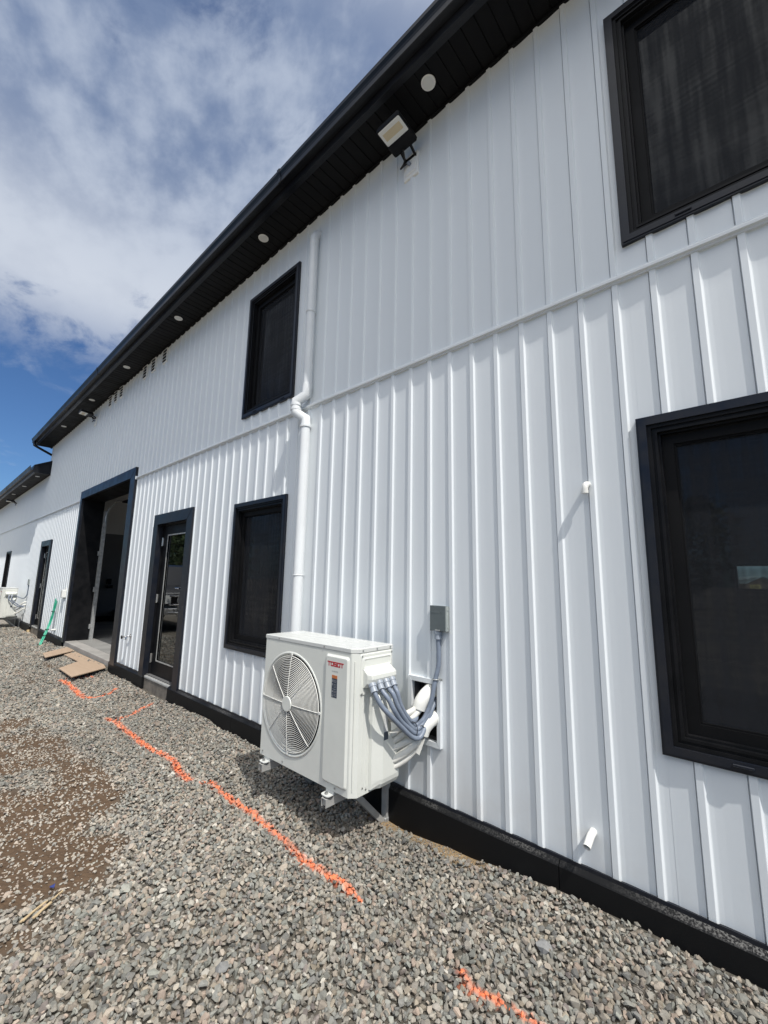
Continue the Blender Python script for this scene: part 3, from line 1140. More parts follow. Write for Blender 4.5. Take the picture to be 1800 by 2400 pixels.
# ------------------------------------------------------------------ doors
def make_door(parent, r, hinge_left, handle_x):
    x0, x1, z0, z1 = r
    d = empty('door', ((x0 + x1) / 2, 0, z0), parent=parent)
    c = MB()
    # casing: two legs and a head mitred at the corners
    wd, hd = .155, .150
    zb = z0 - .03
    c.prism([(x0, zb), (x0 + wd, zb), (x0 + wd, z1 - hd), (x0, z1)], 'y', -.046, .03)
    c.build('casing', M['black'], d)
    c = MB()
    c.prism([(x1 - wd, zb), (x1, zb), (x1, z1), (x1 - wd, z1 - hd)], 'y', -.046, .03)
    c.build('casing', M['black'], d)
    h = MB()
    h.prism([(x0 + .001, z1 - .0008), (x0 + wd + .0008, z1 - hd + .0008), (x1 - wd - .0008, z1 - hd + .0008), (x1 - .001, z1 - .0008)], 'y', -.048, .03)
    h.build('head_casing', M['black'], d)
    j = MB()
    a, b, t = x0 + wd, x1 - wd, z1 - hd
    j.box(a - .02, a + .018, .0305, .16, zb, t + .018)
    j.build('jamb', M['blackdoor'], d)
    j = MB()
    j.box(b - .018, b + .02, .0305, .16, zb, t + .018)
    j.build('jamb', M['blackdoor'], d)
    j = MB()
    j.box(a + .018, b - .018, .0305, .16, t - .018, t + .018)
    j.build('jamb', M['blackdoor'], d)
    s = MB()
    sx0, sx1, sz0, sz1 = a + .022, b - .022, .016, t - .022
    gl = (sx0 + .165, sx1 - .155, .205, sz1 - .135)
    s.ring((sx0, sx1, sz0, sz1), gl, .050, .095)
    s.build('door_leaf', M['blackdoor'], d)
    bd = MB()
    bd.ring(shrink(gl, -.006), shrink(gl, .010), .044, .0495)
    bd.build('glazing_bead', M['alu'], d)
    p = MB()
    p.add([(gl[0], .060, gl[2]), (gl[1], .060, gl[2]), (gl[1], .060, gl[3]), (gl[0], .060, gl[3])], [(0, 1, 2, 3)])
    p.build('pane', M['doorglass'], d)
    for zc in (1.87, 1.05, .225):
        hg = MB()
        xx = sx0 - .004
        hg.cyl((xx, .040, zc - .062), (xx, .040, zc + .062), .011, 10)
        hg.bbox(xx - .016, xx + .020, .0425, .050, zc - .055, zc + .055, .002)
        hg.build('hinge', M['hinge'], d)
    hx = sx1 - .075
    hn = MB()
    hn.bbox(hx - .021, hx + .021, .036, .050, 1.02, 1.42, .004)
    hn.cyl((hx, .036, 1.215), (hx, -.022, 1.215), .011, 10)
    hn.tube([(hx + .012, -.022, 1.215), (hx - .03, -.024, 1.215), (hx - .115, -.020, 1.215)], .0095, 10)
    hn.build('handle', M['chrome'], d)
    if handle_x:
        ky = MB()
        ky.bbox(hx - .004, hx + .004, .026, .036, 1.11, 1.15, .001)
        ky.tube(spline([(hx, .022, 1.12), (hx + .004, .018, 1.05), (hx + .002, .02, .93), (hx + .004, .02, .86)], 4), .004, 6)
        ky.build('key_cord', M['alu'], d)
    sl_ = MB()
    sl_.prism([(-.026, -.012), (-.020, -.004), (.16, .012), (.16, -.030), (-.026, -.030)], 'x', a + .0005, b - .0005)
    sl_.build('sill', M['alu'], d)
    st = MB()
    st.box(x0 + .09, x1 - .07, -.018, .10, -.36, -.0305)
    st.build('door_step', M['concretewet'], d)
    return d


make_door(bld, DOOR1, True, True)
make_door(bld, DOOR2, True, False)


# ------------------------------------------------------------------ roll up door bay
def make_bay():
    x0, x1, z0, z1 = ROLL
    d = empty('garage_doorway', ((x0 + x1) / 2, 0, z0), parent=bld)
    wl, wr, hd = .12, .225, .17
    c = MB()
    c.prism([(x0, -.05), (x0 + wl, -.05), (x0 + wl, z1 - hd), (x0, z1)], 'y', -.052, .0)
    c.build('casing', M['black'], d)
    c = MB()
    c.prism([(x1 - wr, -.05), (x1, -.05), (x1, z1), (x1 - wr, z1 - hd)], 'y', -.052, .0)
    c.build('casing', M['black'], d)
    h = MB()
    h.prism([(x0 + .001, z1 - .0008), (x0 + wl + .001, z1 - hd + .0008), (x1 - wr - .001, z1 - hd + .0008), (x1 - .001, z1 - .0008)], 'y', -.054, .0)
    h.build('head_casing', M['black'], d)
    j = MB()
    a, b, t = x0 + wl, x1 - wr, z1 - hd
    j.box(a - .025, a, .0005, .40, -.036, t + .02)
    j.build('jamb', M['blackdoor'], d)
    j = MB()
    j.box(b, b + .025, .0005, .40, -.036, t + .02)
    j.build('jamb', M['blackdoor'], d)
    j = MB()
    j.box(a, b, .0005, .40, t, t + .022)
    j.build('jamb', M['blackdoor'], d)
    # vertical track with its flange, bend and overhead run, each side
    for xx, sg in ((a + .03, 1), (b - .03, -1)):
        tr = MB()
        tr.box(xx - .0275 * sg, xx + .03 * sg, .402, .408, -.034, 2.82)
        tr.box(xx + .024 * sg, xx + .03 * sg, .4085, .47, -.034, 2.82)
        tr.tube(spline([(xx + .02 * sg, .44, 2.55), (xx + .02 * sg, .46, 2.80), (xx + .02 * sg, .60, 3.02), (xx + .02 * sg, .90, 3.10), (xx + .02 * sg, 3.6, 3.14)], 6), .022, 8)
        tr.build('door_track', M['galv'], d)
    for zc in (.25, 1.05, 1.85):
        br = MB()
        br.bbox(a - .0005, a + .06, .375, .4015, zc - .05, zc + .05, .003)
        br.build('track_bracket', M['galv'], d)
    for i in range(5):
        cu2 = MB()
        cu2.bbox(a + .06, b - .06, .72 + i * .53, 1.245 + i * .53, 3.06, 3.10, .006)
        cu2.build('raised_door_section', M['blackdoor'], d)
    sp = MB()
    sp.cyl((a + .02, .47, 3.28), (b - .02, .47, 3.28), .03, 12)
    sp.build('torsion_spring', M['blackdoor'], d)
    # fixtures seen on the inner end wall
    e = MB()
    e.bbox(WL + .2005, WL + .24, 1.74, 1.86, 1.09, 1.26, .004)
    e.build('wall_switch', M['blackdoor'], d)
    e = MB()
    e.bbox(WL + .2005, WL + .30, 1.74, 1.90, .97, 1.06, .004)
    e.build('wall_socket', M['blackdoor'], d)
    e = MB()
    e.bbox(WL + .225, WL + .75, 1.98, 2.6, -.03, .30, .01)
    e.build('dark_box', M['blackdoor'], d)


make_bay()

# ------------------------------------------------------------------ downspout
ds = empty('downspout', (-3.14, -.05, .2), 'white plastic downpipe with an offset joint beside the upper window', 'downpipe')
RP = .0445


def pipe_ring(mb, x, y, z, r=RP + .006, h=.05):
    mb.cyl((x, y, z - h), (x, y, z + h), r, 24)


YD = -.058
mb = MB()
mb.tube([(-3.142, YD, 3.17), (-3.142, YD, 4.84)], RP - .002, 24)
mb.build('upper_pipe', M['downpipe'], ds)
mb = MB()
mb.tube([(-3.140, YD, .10), (-3.140, YD, 2.86)], RP, 24)
mb.build('lower_pipe', M['downpipe'], ds)
mb = MB()
yo = YD - .05
mb.tube([(-3.142, YD, 3.23), (-3.142, YD, 3.13), (-3.232, yo, 3.07), (-3.236, yo, 2.955), (-3.142, YD, 2.88), (-3.140, YD, 2.80)], RP + .0055, 24)
mb.tube([(-3.236, yo, 3.045), (-3.236, yo, 3.02)], RP + .009, 24)
mb.tube([(-3.236, yo, 2.995), (-3.236, yo, 2.975)], RP + .008, 24)
mb.tube([(-3.140, YD, 2.815), (-3.140, YD, 2.795)], RP + .009, 24)
mb.build('offset_elbow', M['downpipe'], ds)
mb = MB()
mb.tube([(-3.142, YD, 4.76), (-3.142, YD, 4.845), (-3.142, YD + .03, 4.90), (-3.142, .0, 4.92)], RP, 24)
mb.build('top_elbow', M['downpipe'], ds)
for z in (4.0, 1.4):
    mb = MB()
    mb.tube([(-3.142 + (RP + .004) * math.cos(R(q)), YD + (RP + .004) * math.sin(R(q)), z) for q in range(0, 360, 15)], .003, 6, closed=True)
    mb.box(-3.142 - .012, -3.142 + .012, YD + RP, -.002, z - .012, z + .012)
    mb.build('pipe_clip', M['downpipe'], ds)


# ------------------------------------------------------------------ air conditioner
AX0, AX1, AY0, AY1, AZ0, AZ1 = -2.830, -1.874, -.550, -.215, .125, .955


def text_on(parent, name, body, x, y, z, width, height_, m):
    vs, fs = text_mesh(body, 1.0)
    a = np.array([v[:] for v in vs])
    mn, mx = a.min(0), a.max(0)
    mb = MB()
    mb.add([(x + (v.x - mn[0]) / (mx[0] - mn[0]) * width, y, z + (v.y - mn[1]) / (mx[1] - mn[1]) * height_) for v in vs], fs)
    return mb.build(name, m, parent)


def make_ac():
    ac = empty('air_conditioner', (-2.35, -.38, AZ0), 'near cream outdoor air conditioning unit with round fan grille and red lettering', 'air conditioner',
               'outdoor air conditioning units along the wall')
    fc, fz, fr = -2.4985, .530, .318
    # cabinet: front plate with a round hole, chamfered right corner, side, back, bottom
    c = MB()
    N = 72
    top = AZ1 - .028
    circ = [(fc + fr * math.cos(2 * math.pi * k / N), fz + fr * math.sin(2 * math.pi * k / N)) for k in range(N)]
    x0, x1 = AX0 + .004, AX1 - .041
    rect = []
    for (px_, pz_) in circ:                            # project each circle point radially on the plate's outline
        dx, dz_ = px_ - fc, pz_ - fz
        s = min([((x1 - fc) / dx) if dx > 1e-9 else 1e9, ((x0 - fc) / dx) if dx < -1e-9 else 1e9, ((top - fz) / dz_) if dz_ > 1e-9 else 1e9, ((AZ0 - fz) / dz_) if dz_ < -1e-9 else 1e9])
        rect.append((fc + dx * s, fz + dz_ * s))
    vs = [(p_[0], AY0, p_[1]) for p_ in circ] + [(p_[0], AY0, p_[1]) for p_ in rect]
    fs = [(k, (k + 1) % N, N + (k + 1) % N, N + k) for k in range(N)]
    c.add(vs, fs)
    for cx_, cz_ in ((x0, AZ0), (x0, top), (x1, AZ0), (x1, top)):      # the four corners left out by the fan of quads
        best = sorted(range(N), key=lambda k: (rect[k][0] - cx_) ** 2 + (rect[k][1] - cz_) ** 2)[:2]
        c.add([(cx_, AY0, cz_), (rect[best[0]][0], AY0, rect[best[0]][1]), (rect[best[1]][0], AY0, rect[best[1]][1])], [(0, 1, 2)])
    out = [(x1, AY0), (x1 + .008, AY0 + .003), (AX1 - .006, AY0 + .031), (AX1, AY0 + .038), (AX1, AY1), (AX0, AY1), (AX0, AY0 + .004), (x0, AY0)]
    k = len(out)
    vs = [(x, y, AZ0) for x, y in out] + [(x, y, top) for x, y in out]
    c.add(vs, [(i, i + 1, k + i + 1, k + i) for i in range(k - 1)])
    c.add([(x, y, AZ0) for x, y in out], [tuple(range(k))])
    # recessed ring round the fan opening
    loops = []
    for rr, yy in ((.336, AY0 - .0004), (.333, AY0 - .0045), (.322, AY0 - .005), (.316, AY0 + .004), (.309, AY0 + .018), (.306, AY0 + .07)):
        loops.append([(fc + rr * math.cos(2 * math.pi * q / N), yy, fz + rr * math.sin(2 * math.pi * q / N)) for q in range(N)])
    loft(c, loops, cap_last=False, smooth=True)
    cab = c.build('cabinet', M['cream'], ac)
    # lid with bevelled rim and pressed ribs
    l = MB()
    lo = [(AX0 - .003, AY0 - .003), (AX1 - .040, AY0 - .003), (AX1 + .003, AY0 + .036), (AX1 + .003, AY1 + .003), (AX0 - .003, AY1 + .003)]
    cen = Vector((sum(p_[0] for p_ in lo) / 5, sum(p_[1] for p_ in lo) / 5))

    def ins(d):
        res = []
        for (px_, py_) in lo:
            res.append((px_ + (d if px_ < cen.x else -d), py_ + (d if py_ < cen.y else -d)))
        return res
    loops = [[(x, y, AZ1 - .0255) for x, y in lo], [(x, y, AZ1 - .004) for x, y in lo], [(x, y, AZ1) for x, y in ins(.005)], [(x, y, AZ1 + .0005) for x, y in ins(.02)]]
    loft(l, loops, cap_last=True)
    lid = l.build('lid', M['creamlid'], ac)
    rb = MB()
    for q in range(4):
        yy = -.50 + q * .068
        loops = []
        for dd, zz in ((0, AZ1 + .0008), (.010, AZ1 + .0038)):
            loops.append([(x, y, zz) for x, y in rrect(-2.70 + dd, -2.05 - dd, yy + dd, yy + .036 - dd, .006, 2)])
        loft(rb, loops)
    rb.build('pressed_rib', M['creamlid'], lid)
    # cavity, fan, grille
    cv = MB()
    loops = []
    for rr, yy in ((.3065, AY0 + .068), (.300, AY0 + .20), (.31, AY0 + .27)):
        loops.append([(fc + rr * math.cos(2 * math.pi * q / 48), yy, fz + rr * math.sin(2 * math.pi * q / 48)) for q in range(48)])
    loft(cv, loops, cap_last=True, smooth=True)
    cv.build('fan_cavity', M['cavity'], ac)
    fn = MB()
    fn.cyl((fc, AY0 + .06, fz), (fc, AY0 + .16, fz), .065, 24)
    hub = fn.build('fan', M['blade'], ac)
    for q in range(3):
        bl = MB()
        rows = []
        for i in range(7):
            rr = .06 + .225 * i / 6
            row = []
            for s in range(7):
                an = R(120 * q + 20) + R(78) * (s / 6 - .5) * (1 - .12 * i / 6) + .25 * i / 6
                row.append((fc + rr * math.cos(an), AY0 + .075 + .07 * s / 6 + .015 * math.sin(3.1 * s / 6), fz + rr * math.sin(an)))
            rows.append(row)
        vs = [p_ for r_ in rows for p_ in r_]
        bl.add(vs, [(i * 7 + s, i * 7 + s + 1, (i + 1) * 7 + s + 1, (i + 1) * 7 + s) for i in range(6) for s in range(6)], True)
        bl.build('fan_blade', M['blade'], hub)
    g = MB()

    def dome(rr):
        return AY0 - .004 - .020 * (1 - (rr / .31) ** 2)
    nr = 23
    for i in range(nr):
        rr = .060 + (.306 - .060) * i / (nr - 1)
        yy = dome(rr)
        g.tube([(fc + rr * math.cos(2 * math.pi * q / 56), yy, fz + rr * math.sin(2 * math.pi * q / 56)) for q in range(56)], (.0023 if i < nr - 1 else .0034), 5, closed=True)
    g.build('fan_guard', M['wire'], ac)
    sp_ = MB()
    for q in range(8):
        an = R(45 * q)
        pts = [(fc + rr * math.cos(an), dome(rr) - .003, fz + rr * math.sin(an)) for rr in (.045, .11, .18, .25, .300)]
        rr = .312
        pts.append((fc + rr * math.cos(an), AY0 - .003, fz + rr * math.sin(an)))
        sp_.tube(pts, .0022, 6)
    sp_.build('guard_spoke', M['wire'], ac)
    h = MB()
    h.tube([(fc, AY0 - .022, fz), (fc, AY0 - .030, fz), (fc, AY0 - .0325, fz)], .050, 36, rfun=lambda t: 1 if t < .9 else .94)
    h.build('guard_hub', M['cream'], ac)
    for q in range(4):
        an = R(90 * q)
        tb = MB()
        cx_, cz_ = fc + .317 * math.cos(an), fz + .317 * math.sin(an)
        tb.tube([(cx_, AY0 - .001, cz_), (cx_, AY0 - .008, cz_)], .009, 10)
        tb.build('guard_clip', M['wire'], ac)
    # raised plate with the name, label
    pl = MB()
    loops = []
    for dd, yy in ((-.004, AY0 + .0005), (.0, AY0 - .002), (.010, AY0 - .012), (.013, AY0 - .0125)):
        loops.append([(x, yy, z) for x, z in rrect(-2.137 + dd, -1.922 - dd, .160 + dd, .900 - dd, max(.018 - dd * .5, .006), 4)])
    loft(pl, loops)
    plate = pl.build('front_plate', M['cream'], ac)
    yp = AY0 - .0132

    def block(mb_, x, z, w_, h_):
        mb_.box(x, x + w_, yp, yp + .0009, z, z + h_)
    lg = MB()
    bx, bz, bw, bh, st = -2.112, .8335, .1485, .0285, .0072
    cw = bw / 5 - .0010
    for i, ch in enumerate('TOSOT'):
        x = bx + i * (cw + .00125)
        zt = bz + bh
        if ch == 'T':
            block(lg, x, zt - st, cw, st)
            block(lg, x + cw / 2 - st / 2, bz, st, bh - st - .0001)
        elif ch == 'O':
            block(lg, x, bz, st, bh)
            block(lg, x + cw - st, bz, st, bh)
            block(lg, x + st + .0001, bz, cw - 2 * st - .0002, st)
            block(lg, x + st + .0001, zt - st, cw - 2 * st - .0002, st)
        else:
            block(lg, x, zt - st, cw, st)
            block(lg, x, bz, cw, st)
            block(lg, x, bz + bh / 2 - st / 2, cw, st)
            block(lg, x, bz + bh / 2 + st / 2 + .0001, st, bh / 2 - 1.5 * st - .0002)
            block(lg, x + cw - st, bz + st + .0001, st, bh / 2 - 1.5 * st - .0002)
    lg.build('lettering', M['red'], plate)
    text_on(plate, 'lettering', 'INVERTER', -2.068, AY0 - .0130, .8005, .056, .0085, M['greyprint'])
    lb = MB()
    lb.box(-2.066, -2.017, yp, yp + .0009, .652, .764)
    lb.build('label', M['labelblue'], plate)
    lb = MB()
    lb.box(-2.066, -2.017, yp, yp + .0009, .7642, .783)
    lb.build('label', M['labelorange'], plate)
    lb = MB()
    for (a, b, z, hh) in ((.003, .014, .742, .014), (.020, .045, .750, .003), (.020, .042, .742, .003), (.003, .012, .722, .012), (.020, .046, .728, .002), (.020, .040, .720, .002), (.020, .044, .712, .002),
                          (.006, .040, .700, .003), (.004, .016, .682, .010), (.020, .045, .690, .002), (.020, .043, .683, .002), (.006, .044, .672, .002), (.003, .013, .656, .011), (.020, .044, .662, .003)):
        lb.box(-2.066 + a, -2.066 + b, yp - .0006, yp - .0001, z, z + hh)
    lb.build('label_print', M['labelgrey'], plate)
    # right side: service panel with slot and cable hood
    X = AX1
    sv = MB()
    loops = []
    for dd, xx in ((0, X + .0002), (.003, X + .005), (.006, X + .0055)):
        loops.append([(xx, y, z) for y, z in rrect(-.508 + dd, -.219 - dd, .682 + dd, .921 - dd, .012, 3)])
    loft(sv, loops)
    srv = sv.build('service_panel', M['cream'], ac)
    sl2 = MB()
    loops = []
    for dd, xx in ((-.008, X + .0057), (0, X + .010), (.004, X + .010), (.010, X + .0058)):
        loops.append([(xx, y, z) for y, z in rrect(-.488 + dd, -.236 - dd, .835 + dd, .893 - dd, .010, 3)])
    loft(sl2, loops, cap_last=True)
    sl2.build('hand_recess', M['cream'], srv)
    hd = MB()
    yA, yB = -.488, -.238
    prof = [(X + .0057, .838), (X + .058, .812), (X + .070, .802), (X + .072, .780), (X + .062, .752), (X + .030, .728), (X + .0057, .722)]
    loops = []
    for y, sc in ((yA, .55), (yA + .012, .93), (yA + .03, 1.0), (yB - .03, 1.0), (yB - .012, .93), (yB, .55)):
        loops.append([(X + .0057 + (x - X - .0057) * sc, y, .775 + (z - .775) * (.85 + .15 * sc)) for x, z in prof])
    loft(hd, loops, cap_last=True, cap_first=True)
    hd.build('cable_hood', M['cream'], srv)
    # lower valve cover: deep moulded cover with a scooped rear edge
    vc = MB()
    xo = X + .056
    yF, yR = -.418, -.188
    zb, zt = .140, .668

    def rear(z):                                         # scooped rear edge where the pipes leave
        t = (z - zb) / (zt - zb)
        return yR - .125 * math.exp(-((t - .70) / .26) ** 2)
    zs = [zb + (zt - zb) * i / 20 for i in range(21)]
    outer, inner = [], []
    for z in zs:
        t = (z - zb) / (zt - zb)
        e = 1 - max(0, (t - .86) / .14) ** 2 * .65
        e *= 1 - max(0, (.10 - t) / .10) ** 2 * .35
        outer.append((xo - (1 - e) * .056, rear(z), z))
    nz_ = len(zs)
    A = [(X + .001, yF, z) for z in zs]
    B = [(X + .004 + (o[0] - X) * .25, yF + .006, z) for z, o in zip(zs, outer)]
    C = [(o[0] - .010, yF + .050, z) for z, o in zip(zs, outer)]
    D = [(o[0], yF + .066, z) for z, o in zip(zs, outer)]
    E_ = [(o[0], o[1] - .012, z) for z, o in zip(zs, outer)]
    F_ = [(o[0] - .012, o[1], z) for z, o in zip(zs, outer)]
    G_ = [(X + .001, o[1], z) for z, o in zip(zs, outer)]
    cols = [A, B, C, D, E_, F_, G_]
    vs = [p_ for cc in cols for p_ in cc]
    fs = [(i * nz_ + j_, (i + 1) * nz_ + j_, (i + 1) * nz_ + j_ + 1, i * nz_ + j_ + 1) for i in range(6) for j_ in range(nz_ - 1)]
    vc.add(vs, fs)
    vc.add([cc[0] for cc in cols], [tuple(range(7))])
    vc.add([cc[-1] for cc in cols], [tuple(range(7))[::-1]])
    vcv = vc.build('valve_cover', M['cream'], ac)
    gr = MB()
    for y in (-.536, -.475, -.440, -.428):
        w_ = .0035 if y > -.5 else .005
        xx = X + .0005 if y > -.51 else X - .018
        gr.tube([(xx, y if y > -.51 else -.535, .16), (xx, y if y > -.51 else -.535, .66 if y > -.5 else .88)], w_ * .6, 6)
    gr.build('pressed_groove', M['cream'], ac)
    st2 = MB()
    st2.box(xo + .0004, xo + .001, -.345, -.312, .455, .600)
    st2.build('label', M['labelwhite'], vcv)
    st2 = MB()
    st2.box(xo + .0004, xo + .001, -.347, -.308, .408, .4545)
    st2.build('label', M['labelblue'], vcv)
    # screws
    for (x, y, z, ax) in [(-2.66, AY0 - .003, .941, 'y'), (-2.16, AY0 - .003, .941, 'y'), (-2.79, AY0 - .001, .155, 'y'), (-2.55, AY0 - .001, .148, 'y'), (-2.02, AY0 - .001, .145, 'y'),
                          (X + .003, -.49, .941, 'x'), (X + .003, -.365, .941, 'x'), (X + .003, -.24, .941, 'x'), (X + .006, -.498, .910, 'x'), (X + .006, -.228, .910, 'x'),
                          (X + .006, -.498, .692, 'x'), (X + .006, -.226, .735, 'x'), (X, -.47, .165, 'x'), (X, -.44, .15, 'x')]:
        s = MB()
        v = Vector((0, -1, 0)) if ax == 'y' else Vector((1, 0, 0))
        s.cyl(Vector((x, y, z)) - v * .001, Vector((x, y, z)) + v * .0035, .0052, 8)
        s.build('screw', M['screw'], ac)
    # feet with their bolts
    for fx in (-2.72, -2.05):
        ft = MB()
        loops = [[(x, y, z) for x, y in rrect(fx - .055, fx + .015, -.592, -.21, .02, 3)] for z in (.1005, .105)]
        loft(ft, loops, cap_last=True, cap_first=True)
        ft.box(fx - .055, fx + .015, -.545, -.222, .1052, .1245)
        foot = ft.build('foot', M['creamlid'], ac)
        bt = MB()
        bt.cyl((fx - .02, -.572, .1052), (fx - .02, -.572, .117), .010, 6)
        bt.build('bolt', M['screw'], foot)
    return ac


ac1 = make_ac()


def make_bracket(xr, label):
    """wall and ground bracket: beam out from the wall, upright on the ground, diagonal brace"""
    b = empty('unit_bracket', (xr - .02, -.05, -.21), label, 'bracket', 'steel brackets carrying the outdoor units')
    m = MB()
    xa, xb = xr - .042, xr
    ya, yb = -.608, -.030
    # C channel: open end shows
    m.box(xa, xb, ya, yb, .096, .0985)
    m.box(xa, xa + .003, ya, yb, .052, .0958)
    m.box(xb - .003, xb, ya, yb, .052, .0958)
    m.build('beam', M['alu'], b)
    m = MB()
    m.box(xa + .004, xb - .004, ya + .01, ya + .014, .058, .094)
    m.build('beam_plug', M['galv'], b)
    m = MB()
    m.box(xa, xb, -.072, -.068, -.235, .0515)
    m.box(xa, xa + .003, -.0678, -.033, -.235, .0515)
    m.box(xb - .003, xb, -.0678, -.033, -.235, .0515)
    m.build('upright', M['alu'], b)
    m = MB()
    m.bar((xr - .021, -.36, .048), (xr - .021, -.055, -.245), .036, .030, (1, 0, 0))
    m.build('brace', M['alu'], b)
    m = MB()
    m.bbox(xa - .004, xb + .004, -.085, -.03, -.235, -.19, .006)
    m.build('foot_clamp', M['galv'], b)
    m = MB()
    m.cyl((xr - .021, -.572, .0985), (xr - .021, -.572, .1003), .03, 12)
    m.build('rubber_pad', M['rubber'], b)
    return b


br1 = make_bracket(-2.030, 'right steel bracket with brace under the near air conditioner')
br2 = make_bracket(-2.702, 'left steel bracket under the fan side of the near air conditioner')


# electrical conduits of the near unit
def conduit(path, label, r=.0145, fitting=True, group='grey flexible conduits of the near unit'):
    pts = spline(path, 12)
    c = empty('flexible_conduit', path[0], label, 'conduit', group)
    L = sum((pts[i + 1] - pts[i]).length for i in range(len(pts) - 1))
    # resample evenly and rib the tube
    n = int(L / .0045)
    cum = [0]
    for i in range(len(pts) - 1):
        cum.append(cum[-1] + (pts[i + 1] - pts[i]).length)
    res, j = [], 0
    for i in range(n + 1):
        s = L * i / n
        while j < len(cum) - 2 and cum[j + 1] < s:
            j += 1
        t = (s - cum[j]) / max(cum[j + 1] - cum[j], 1e-6)
        res.append(pts[j].lerp(pts[j + 1], t))
    m = MB()
    m.tube(res, r, 10, rfun=lambda t: 1.0 + .045 * (1 if int(round(t * n)) % 2 else -1))
    m.build('tube', M['conduit'], c)
    if fitting:
        d = (pts[6] - pts[0]).normalized()
        m = MB()
        p0 = pts[0] - d * .012
        m.tube([p0, p0 + d * .020], r * 1.75, 14)
        m.tube([p0 + d * .0201, p0 + d * .046], r * 1.5, 14)
        m.tube([p0 + d * .0461, p0 + d * .054], r * 1.62, 14)
        m.build('fitting', M['fitting'], c)
    return c


CON = {
    'c1': [(-1.812, -.463, .742), (-1.780, -.470, .700), (-1.748, -.45, .640), (-1.719, -.40, .580), (-1.704, -.32, .505), (-1.692, -.24, .437), (-1.680, -.19, .416), (-1.673, -.155, .432), (-1.684, -.10, .48), (-1.686, -.04, .56), (-1.69, .03, .60)],
    'c2': [(-1.810, -.405, .748), (-1.778, -.412, .712), (-1.742, -.40, .672), (-1.718, -.37, .606), (-1.719, -.31, .536), (-1.712, -.24, .478), (-1.700, -.19, .442), (-1.686, -.14, .440), (-1.673, -.095, .488), (-1.671, -.05, .56), (-1.68, .03, .63)],
    'c3': [(-1.808, -.348, .750), (-1.779, -.352, .715), (-1.747, -.35, .690), (-1.727, -.33, .622), (-1.718, -.28, .548), (-1.715, -.22, .487), (-1.703, -.17, .458), (-1.690, -.12, .486), (-1.676, -.07, .551), (-1.70, .03, .63)],
    'c4': [(-1.808, -.292, .752), (-1.778, -.300, .718), (-1.751, -.305, .690), (-1.737, -.29, .621), (-1.730, -.25, .558), (-1.724, -.20, .508), (-1.726, -.15, .508), (-1.747, -.12, .535), (-1.788, -.09, .560), (-1.80, .03, .57)]}
for kx, lab in (('c1', 'front grey conduit looping lowest from the cable hood to the wall hole'), ('c2', 'second grey conduit from the unit front in the looping bundle'),
                ('c3', 'third grey conduit from the unit front in the looping bundle'), ('c4', 'rear grey conduit of the hood curling back above the white pipes')):
    conduit(CON[kx], lab)
ties = []
for cpos, rad, rx, lab in (((-1.706, -.205, .462), .047, .5, 'black cable tie round the conduit loop, nearer the unit'), ((-1.684, -.145, .438), .040, .9, 'black cable tie round the conduit loop, nearer the wall hole')):
    m = MB()
    m.tube([(cpos[0] + rad * .62 * math.cos(R(q)) * math.cos(rx) , cpos[1] + rad * .62 * math.cos(R(q)) * math.sin(rx), cpos[2] + rad * math.sin(R(q))) for q in range(0, 360, 18)], .0022, 6, closed=True)
    tag(m.build('cable_tie', M['tie']), lab, 'cable tie', 'cable ties on the conduits')

# disconnect box with its whip
def make_box():
    b = empty('disconnect_box', (-1.628, 0, 1.045), 'grey metal disconnect box on the wall above the near pipe hole', 'electrical box', 'grey electrical boxes feeding the units')
    m = MB()
    m.bbox(-1.690, -1.566, -.050, -.020, 1.047, 1.209, .002)
    m.build('cover', M['boxgrey'], b)
    m = MB()
    m.box(-1.684, -1.560, -.0495, -.003, 1.050, 1.207)
    m.box(-1.5598, -1.5575, -.045, -.004, 1.18, 1.186)
    m.build('back_box', M['boxlight'], b)
    m = MB()
    # shallow embossed script, too worn to read, and its arrow
    m.tube(spline([(-1.680 + .0045 * q, -.0500, 1.166 + (.0055 if q % 2 else -.0045) * (1 - .03 * q)) for q in range(16)], 4), .0011, 5)
    m.tube([(-1.680, -.0500, 1.158), (-1.612, -.0500, 1.158)], .0009, 5)
    m.bar((-1.606, -.0505, 1.176), (-1.592, -.0505, 1.166), .0012, .003)
    m.bar((-1.592, -.0505, 1.166), (-1.604, -.0505, 1.156), .0012, .003)
    m.build('embossing', M['boxgrey'], b)
    m = MB()
    m.box(-1.645, -1.610, -.056, -.0502, 1.049, 1.056)
    m.build('latch', M['galv'], b)
    m = MB()
    m.tube([(-1.5598, -.03, 1.075), (-1.558, -.03, 1.075)], .009, 12)
    m.build('knockout', M['boxlight'], b)
    return b


box1 = make_box()
wh = conduit([(-1.640, -.028, 1.036), (-1.637, -.028, .985), (-1.634, -.028, .90), (-1.637, -.030, .82), (-1.650, -.042, .745), (-1.655, -.055, .69), (-1.664, -.07, .613), (-1.681, -.09, .545), (-1.696, -.12, .500), (-1.722, -.155, .476),
              (-1.735, -.21, .52), (-1.748, -.27, .60), (-1.775, -.31, .70)], 'grey conduit running from the disconnect box past the wall hole to the unit', .0155, True, None)
m = MB()
m.tube([(-1.650 + .021 * math.cos(R(q)), -.042 + .021 * math.sin(R(q)), .744) for q in range(0, 360, 20)], .0035, 6, closed=True)
m.box(-1.632, -1.606, -.030, -.0275, .735, .750)
m.build('pipe_strap', M['galv'], wh)

